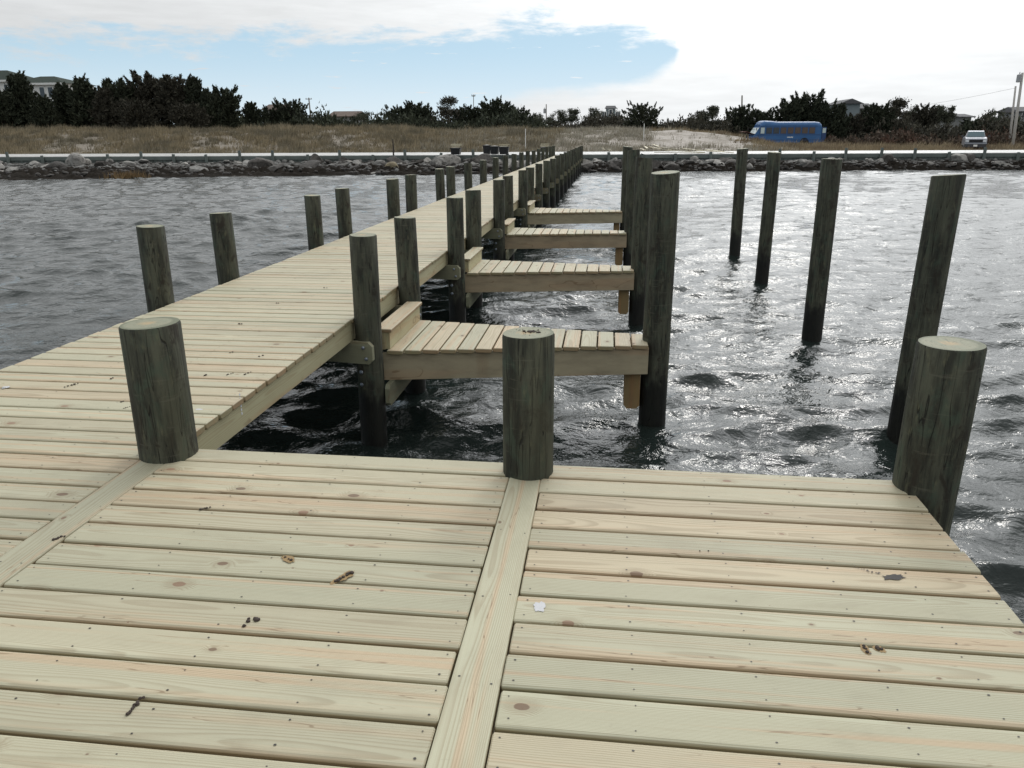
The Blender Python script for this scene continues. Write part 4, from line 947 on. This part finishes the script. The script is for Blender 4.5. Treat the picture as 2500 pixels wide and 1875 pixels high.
# ------------------------------------------------------------------ blue bus with its hood open
M_blue = plain('faded_blue_paint', (.018, .095, .25), .42, var=.28, sc=1.8); M_blued = plain('blue_trim', (.010, .04, .13), .5, var=.15)
M_rust = plain('rusty_hood_underside', (.09, .035, .02), .85, var=.4, sc=9); M_tyre = plain('tyre_rubber', (.015, .015, .016), .85); M_cur = plain('brown_curtained_glass', (.075, .055, .045), .3, var=.35, sc=5); M_pale = plain('sky_reflecting_glass', (.42, .50, .50), .08, var=.1); M_dark = plain('dark_bay', (.008, .008, .009), .8); M_chr = plain('dull_chrome', (.5, .5, .5), .35, .7)
pc = at(1680, 290, 95); vd = np.array([pc[0], pc[1]-0, 0]); vd /= np.linalg.norm(vd); lf = np.array([-vd[1], vd[0], 0])
aa = radians(20); hd = lf*cos(aa) - vd*sin(aa); brz = atan2(hd[1], hd[0]); bgz = float(gz(pc[0], pc[1]))
cx = pc + hd*2.9
bus = empty('bus', (cx[0], cx[1], float(at(1680, 309.5, 95)[2])-.42), 'old blue bus with its hood propped open, parked beside the sand slope', 'bus', None, brz); bus.scale = (1.05, 1.08, 1.06)
def loft(B, secs, mi=0):
    n = len(secs[0]); vs = [p for s in secs for p in s]
    fs = [(k*n+i, k*n+(i+1) % n, (k+1)*n+(i+1) % n, (k+1)*n+i) for k in range(len(secs)-1) for i in range(n)]
    fs += [tuple(range(n-1, -1, -1)), tuple(range((len(secs)-1)*n, len(secs)*n))]; B.add(vs, fs, mi)
def bsec(x, w, z0, zt, rr):
    pts = [(x, -w, z0), (x, w, z0)]
    for i in range(9):
        t = pi/2*i/8; pts.append((x, w-rr+rr*cos(t), zt-rr*.8+rr*.8*sin(t)))
    for i in range(9):
        t = pi/2*i/8; pts.append((x, -w+rr-rr*sin(t), zt-rr*.8+rr*.8*cos(t)))
    return pts
B = MB()
loft(B, [bsec(-7.30, .98, .55, 2.25, .45), bsec(-7.22, 1.06, .47, 2.45, .5), bsec(-7.0, 1.10, .45, 2.6, .5), bsec(-6.5, 1.1, .45, 2.66, .5), bsec(-2.3, 1.1, .45, 2.66, .5), bsec(-1.6, 1.1, .45, 2.74, .5), bsec(-.9, 1.1, .45, 2.78, .52), bsec(-.55, 1.08, .45, 2.66, .55), bsec(-.38, 1.05, .45, 2.40, .5)])
B.build('body', M_blue, bus, smooth=False)
B = MB(); loft(B, [[(-.38, -1.04, .47), (-.38, 1.04, .47), (-.38, 1.04, 2.1), (-.38, -1.04, 2.1)], [(-.30, -1.04, .47), (-.30, 1.04, .47), (-.30, 1.03, 2.05), (-.30, -1.03, 2.05)], [(.12, -1.04, .47), (.12, 1.04, .47), (.12, 1.02, 1.36), (.12, -1.02, 1.36)]]); B.build('cab', M_blue, bus)
B = MB()   # front wings and nose around the open engine bay
for s in (-1, 1): loft(B, [[(.12, s*.72, .5), (.12, s*1.03, .5), (.12, s*1.03, 1.26), (.12, s*.72, 1.28)], [(.7, s*.68, .5), (.7, s*1.0, .5), (.7, s*.98, 1.12), (.7, s*.68, 1.14)], [(1.22, s*.66, .52), (1.22, s*.90, .52), (1.22, s*.88, .92), (1.22, s*.66, .95)]])
B.build('front_wing', M_blue, bus)
B = MB(); B.box((.65, 0, .7), (1.05, 1.3, .3)); B.build('engine_bay', M_dark, bus)
B = MB(); B.box((1.28, 0, .76), (.09, 1.7, .34)); g_ = B.build('grille', M_dark, bus)
B = MB(); B.box((1.30, 0, .955), (.14, 1.72, .05)); B.box((1.36, 0, .50), (.12, 1.9, .16)); B.build('bumper', M_chr, bus)
for s in (-1, 1): B = MB(); B.tube([(1.30, s*.68, .78), (1.36, s*.68, .78)], [.11, .10], 12); B.build('headlight', M_pale, bus)
B = MB(); loft(B, [[(.16, -.8, 1.36), (.16, .8, 1.36), (.16, .8, 1.40), (.16, -.8, 1.40)], [(1.05, -.72, 1.62), (1.05, .72, 1.62), (1.05, .72, 1.67), (1.05, -.72, 1.67)], [(1.42, -.6, 1.58), (1.42, .6, 1.58), (1.42, .6, 1.62), (1.42, -.6, 1.62)]]); B.build('hood', M_rust, bus)
sl_ = Matrix.Rotation(-atan2(.42, .70), 3, 'Y')
for s in (-1, 1):
    B = MB(); B.box((-.068, s*.49, 1.715), (.03, .92, .72), M=sl_); B.build('windshield', M_pale, bus)
for x, w, mm in ((-.62, .42, M_pale), (-1.35, .62, M_win), (-2.15, .62, M_win), (-2.95, .62, M_cur), (-3.75, .62, M_cur), (-4.55, .62, M_cur), (-5.35, .62, M_cur), (-6.15, .62, M_cur)):
    for s in (1, -1):
        B = MB(); B.box((x, s*1.105, 1.74), (w+.08, .03, .70)); f = B.build('window', M_blued, bus)
        B = MB(); B.box((x, s*1.127, 1.74), (w, .014, .62)); B.build('pane', mm, f)
B = MB(); B.box((-3.6, 1.107, 1.28), (7.1, .02, .05)); B.box((-3.6, 1.107, .75), (7.1, .02, .05)); B.box((-3.4, 1.107, 2.2), (6.6, .02, .04)); B.build('rub_rail', M_blued, bus)
B = MB(); x = -4.05
for q in range(8): B.box((x+q*.085, 1.115, 1.03+.008*(q % 3)), (.055, .012, .10 if q % 2 else .13))
B.build('lettering', M_whp, bus)
for x in (-.05, -5.4):
    for s in (1, -1):
        B = MB(); B.tube([(x, s*.80, .42), (x, s*1.06, .42)], [.42, .42], 20); wl = B.build('wheel', M_tyre, bus); B = MB(); B.tube([(x, s*1.06, .42), (x, s*1.075, .42)], [.22, .20], 16); B.build('rim', M_chr, wl)
        B = MB(); B.tube([(x, s*1.0, .46), (x, s*1.112, .46)], [.52, .52], 20); B.build('wheel_arch', M_dark, bus)
B = MB(); B.box((-7.55, 1.0, 1.3), (.5, .04, 1.55)); rd = B.build('rear_door', M_blued, bus); B = MB(); B.box((-7.55, 1.025, 1.72), (.36, .012, .5)); B.build('pane', M_pale, rd)
for s in (1, -1): B = MB(); B.tube([(-.25, s*1.1, 2.1), (.15, s*1.4, 2.0)], [.012, .012], 5); B.box((.16, s*1.42, 1.88), (.04, .16, .26)); B.build('mirror', M_dark, bus)

# ------------------------------------------------------------------ parked truck facing the water
tp = at(2106, 318, 80); tg = float(gz(tp[0], tp[1])); M_slv = plain('silver_paint', (.27, .28, .31), .3, .35, var=.06); M_trd = plain('dark_lower_body', (.035, .036, .042), .6)
tz = tg-.03; vd = np.array([tp[0], tp[1], 0]); vd /= np.linalg.norm(vd)
trk = empty('pickup_truck', (tp[0], tp[1], tz), 'silver and dark pickup truck parked facing the water on the right shore', 'truck', None, atan2(-vd[0], vd[1])+.06)
def tsec(y, w0, w1, z0, z1): return [(-w0, y, z0), (w0, y, z0), (w1, y, z1*.8+z0*.2), (w1*.95, y, z1), (-w1*.95, y, z1), (-w1, y, z1*.8+z0*.2)]
B = MB(); loft(B, [tsec(0, .90, .90, .78, 1.10), tsec(.08, .97, .96, .62, 1.20), tsec(.5, 1.0, .97, .55, 1.27), tsec(1.35, 1.0, .97, .55, 1.32), tsec(3.4, 1.0, .98, .55, 1.36), tsec(5.2, .99, .96, .6, 1.34)]); B.build('body', M_slv, trk)
B = MB(); loft(B, [[(-.86, 1.36, 1.31), (.86, 1.36, 1.31), (.85, 1.42, 1.36), (-.85, 1.42, 1.36)], [(-.86, 1.45, 1.31), (.86, 1.45, 1.31), (.70, 1.98, 1.86), (-.70, 1.98, 1.86)], [(-.88, 2.2, 1.31), (.88, 2.2, 1.31), (.68, 2.3, 1.94), (-.68, 2.3, 1.94)], [(-.88, 3.3, 1.31), (.88, 3.3, 1.31), (.69, 3.2, 1.93), (-.69, 3.2, 1.93)], [(-.88, 3.5, 1.31), (.88, 3.5, 1.31), (.80, 3.45, 1.5), (-.80, 3.45, 1.5)]]); B.build('cab', M_slv, trk)
ws = Matrix.Rotation(atan2(.55, .50)-pi/2, 3, 'X')
B = MB(); loft(B, [[(-.80, 1.40, 1.37), (.80, 1.40, 1.37), (.80, 1.43, 1.36), (-.80, 1.43, 1.36)], [(-.66, 1.885, 1.84), (.66, 1.885, 1.84), (.66, 1.925, 1.84), (-.66, 1.925, 1.84)]]); B.build('windshield', plain('truck_glass', (.08, .13, .15), .1, var=.2), trk)
B = MB(); B.box((0, -.02, .95), (1.16, .06, .26)); [B.box((0, -.055, .95+q), (1.14, .02, .02), mi=1) for q in (-.07, .02, .09)]; B.build('grille', [M_dark, M_trd], trk)
for s in (-1, 1):
    B = MB(); B.box((s*.755, -.02, .97), (.30, .07, .22)); B.build('headlight', plain('headlight_lens', (.55, .57, .6), .15), trk)
    B = MB(); B.box((s*1.16, 1.55, 1.42), (.20, .09, .20)); B.box((s*1.03, 1.57, 1.36), (.14, .05, .05)); B.build('mirror', M_trd, trk)
B = MB(); B.box((0, -.10, .72), (1.96, .16, .10)); B.box((0, -.06, .53), (1.94, .14, .30), mi=1); B.build('bumper', [M_slv, M_trd], trk)
B = MB(); B.box((0, -.145, .52), (.34, .02, .17)); B.build('license_plate', M_whp, trk)
B = MB(); B.box((0, 2.6, .47), (1.7, 4.6, .28)); B.build('chassis', M_dark, trk)
for y in (.95, 4.2):
    for s in (-1, 1):
        B = MB(); B.tube([(s*.74, y, .38), (s*.99, y, .38)], [.38, .38], 20); wl = B.build('wheel', M_tyre, trk); B = MB(); B.tube([(s*.99, y, .38), (s*1.0, y, .38)], [.22, .2], 14); B.build('rim', M_chr, wl)

# ------------------------------------------------------------------ small things on the planks
M_scat = plain('dark_dropping', (.035, .022, .014), .75, var=.5, sc=90, bump=.002); M_stain = plain('rusty_stain', (.26, .17, .07), .7, var=.3, sc=60); M_bird = plain('white_dropping', (.50, .50, .51), .6, var=.15, sc=150); M_smear = plain('black_smear', (.035, .03, .028), .7, var=.4, sc=200)
def lump(B, x, y, z, r, seed=0, flat=.55):
    rs = random.Random(seed); vs = []; n = 8
    for k, (q, h_) in enumerate(((1, 0), (.95, .45), (.6, .9), (.1, 1.05))):
        for i in range(n):
            t = 2*pi*i/n; rr = r*q*rs.uniform(.78, 1.15); vs.append((x+rr*cos(t), y+rr*sin(t), z+h_*r*flat*1.3))
    B.add(vs, [(k*n+i, k*n+(i+1) % n, (k+1)*n+(i+1) % n, (k+1)*n+i) for k in range(3) for i in range(n)]+[tuple(range(3*n, 4*n))])
def patch(B, x, y, z, rx, ry, seed=0, an=0., mi=0):
    rs = random.Random(seed); n = 22; vs = []
    for i in range(n):
        t = 2*pi*i/n; q = rs.uniform(.65, 1.1); a, b = rx*q*cos(t), ry*q*sin(t); vs.append((x+a*cos(an)-b*sin(an), y+a*sin(an)+b*cos(an), z))
    B.add(vs+[(x, y, z)], [(i, (i+1) % n, n) for i in range(n)], mi)
def scat(px, py, px2, py2, n, r, lab, stain=0., name='dropping', cat='dropping', m=None, grp=None):
    a = hit(px, py, .002); b = hit(px2, py2, .002); rs = random.Random(int(px)); e = empty(name, ((a+b)/2), lab, cat, grp); o = e.location
    B = MB()
    for k in range(n):
        t = k/max(1, n-1); p = a+(b-a)*t; lump(B, p[0]-o.x+rs.gauss(0, r*.35), p[1]-o.y+rs.gauss(0, r*.35), 0, r*rs.uniform(.6, 1.15), int(px)+k)
    B.build('lump', m or M_scat, e)
    if stain: B = MB(); d = b-a; patch(B, 0, 0, -.0004, np.hypot(d[0], d[1])/2+stain, stain, int(py), atan2(d[1], d[0])); B.build('stain', M_stain, e)
scat(725, 1256, 760, 1236, 9, .0075, 'dark dropping with rusty stain on the planks left of the middle divider board', .02)
scat(528, 1350, 540, 1336, 3, .007, 'pair of dark droppings on a plank near the front, lower left middle', .0, grp=None)
scat(548, 1336, 556, 1340, 5, .008, 'round dark dropping touching the pair beside it on the lower left planks')
scat(276, 1543, 305, 1508, 12, .0055, 'long thin dark dropping lying slanted on the front left planks')
scat(113, 1166, 138, 1158, 6, .007, 'dark dropping lying on the left divider board')
scat(433, 1101, 452, 1096, 8, .006, 'thin brown twig like dropping on the planks between the two near stumps')
scat(617, 1203, 630, 1210, 3, .006, 'small dark dropping in a triangular rusty stain on the middle planks', .018)
scat(1866, 1395, 1874, 1410, 5, .006, 'left one of two speckled droppings with stains on the right planks', .012)
scat(1893, 1398, 1905, 1404, 6, .006, 'right one of two speckled droppings with stains on the right planks', .014)
scat(1512, 1190, 1530, 1190, 2, .003, 'tiny brown speck beside a knot on the right planks')
for i, (x, y, x2, y2, n, r, lab) in enumerate(((490, 810, 503, 806, 4, .008, 'dark dropping just right of the near left stump on the walkway'), (527, 809, 541, 804, 4, .009, 'curled dark dropping near the walkway edge, right of the near left stump'),
        (140, 836, 168, 828, 5, .009, 'row of small dark droppings on the left part of the walkway'), (241, 818, 245, 816, 2, .011, 'single dark dropping on the walkway above left of the near stump'),
        (263, 868, 266, 867, 2, .008, 'small dark dropping on the walkway left of the near stump'), (268, 882, 280, 878, 4, .006, 'thin dropping on the walkway close to the near stump, left side'),
        (441, 812, 446, 810, 2, .010, 'dark dropping touching the right outline of the near left stump'), (597, 655, 601, 655, 2, .012, 'dark dropping in the middle of the walkway before the first finger dock'), (498, 762, 503, 761, 2, .010, 'dark speck in the middle of the walkway behind the near stump'), (560, 770, 566, 768, 2, .009, 'dark speck near the walkway edge across from the first finger dock'), (515, 700, 520, 700, 2, .011, 'dark speck on the walkway behind the near left stump top'), (700, 622, 706, 622, 2, .012, 'dark speck farther along the walkway near the first pair of piles'))):
    scat(x, y, x2, y2, n, r*.75, lab)
p = hit(1165, 1311, .0018); B = MB(); patch(B, 0, 0, 0, .020, .030, 5); tag(B.build('bird_dropping', M_bird), 'white splotch of bird dropping on the planks right of the middle divider', 'dropping').location = p
p = hit(430, 884, .0018); B = MB(); patch(B, 0, 0, 0, .022, .012, 6); tag(B.build('bird_dropping', M_bird), 'small white splotch on the walkway edge by the near left stump', 'dropping').location = p
p = hit(14, 836, .002); B = MB(); patch(B, 0, 0, 0, .022, .02, 9); lump(B, .0, -.02, 0, .012, 4); tag(B.build('bird_dropping', M_bird), 'white dropping on the walkway at the left frame edge', 'dropping').location = p
p = hit(1930, 1246, .0018); B = MB(); patch(B, 0, 0, 0, .045, .018, 7, .3)
for k in range(16): t = R_.random(); patch(B, -.03-.08*t, .012+.04*t+R_.gauss(0, .004), 0, .004*(1.2-t), .003, k)
tag(B.build('smear', M_smear), 'black splattered smear on the right planks near the corner stump', 'smear').location = p
e = empty('crumbs', (-.300, 3.035, .6135), 'heap of dark brown crumbs on top of the middle stump', 'crumbs'); B = MB()
for k in range(26): a = R_.uniform(0, 6.28); d = abs(R_.gauss(0, .022)); lump(B, .012+d*cos(a)*1.2, .012+d*sin(a), .0, R_.uniform(.003, .008), k)
for k in range(14): a = R_.uniform(0, 6.28); d = R_.uniform(.03, .085); lump(B, d*cos(a), d*sin(a), .0, R_.uniform(.0015, .003), k+90)
B.build('lump', M_scat, e)
# lumber tag stapled to the walkway's side board
p = (-2.0245+.042, 3.82, -.045); B = MB(); [B.box((0, 0, .022*k-.045), (.0012, .012, .014)) for k in range(6)]
o = B.build('lumber_tag', plain('paper_tag', (.62, .64, .68), .6), pier); o.location = p
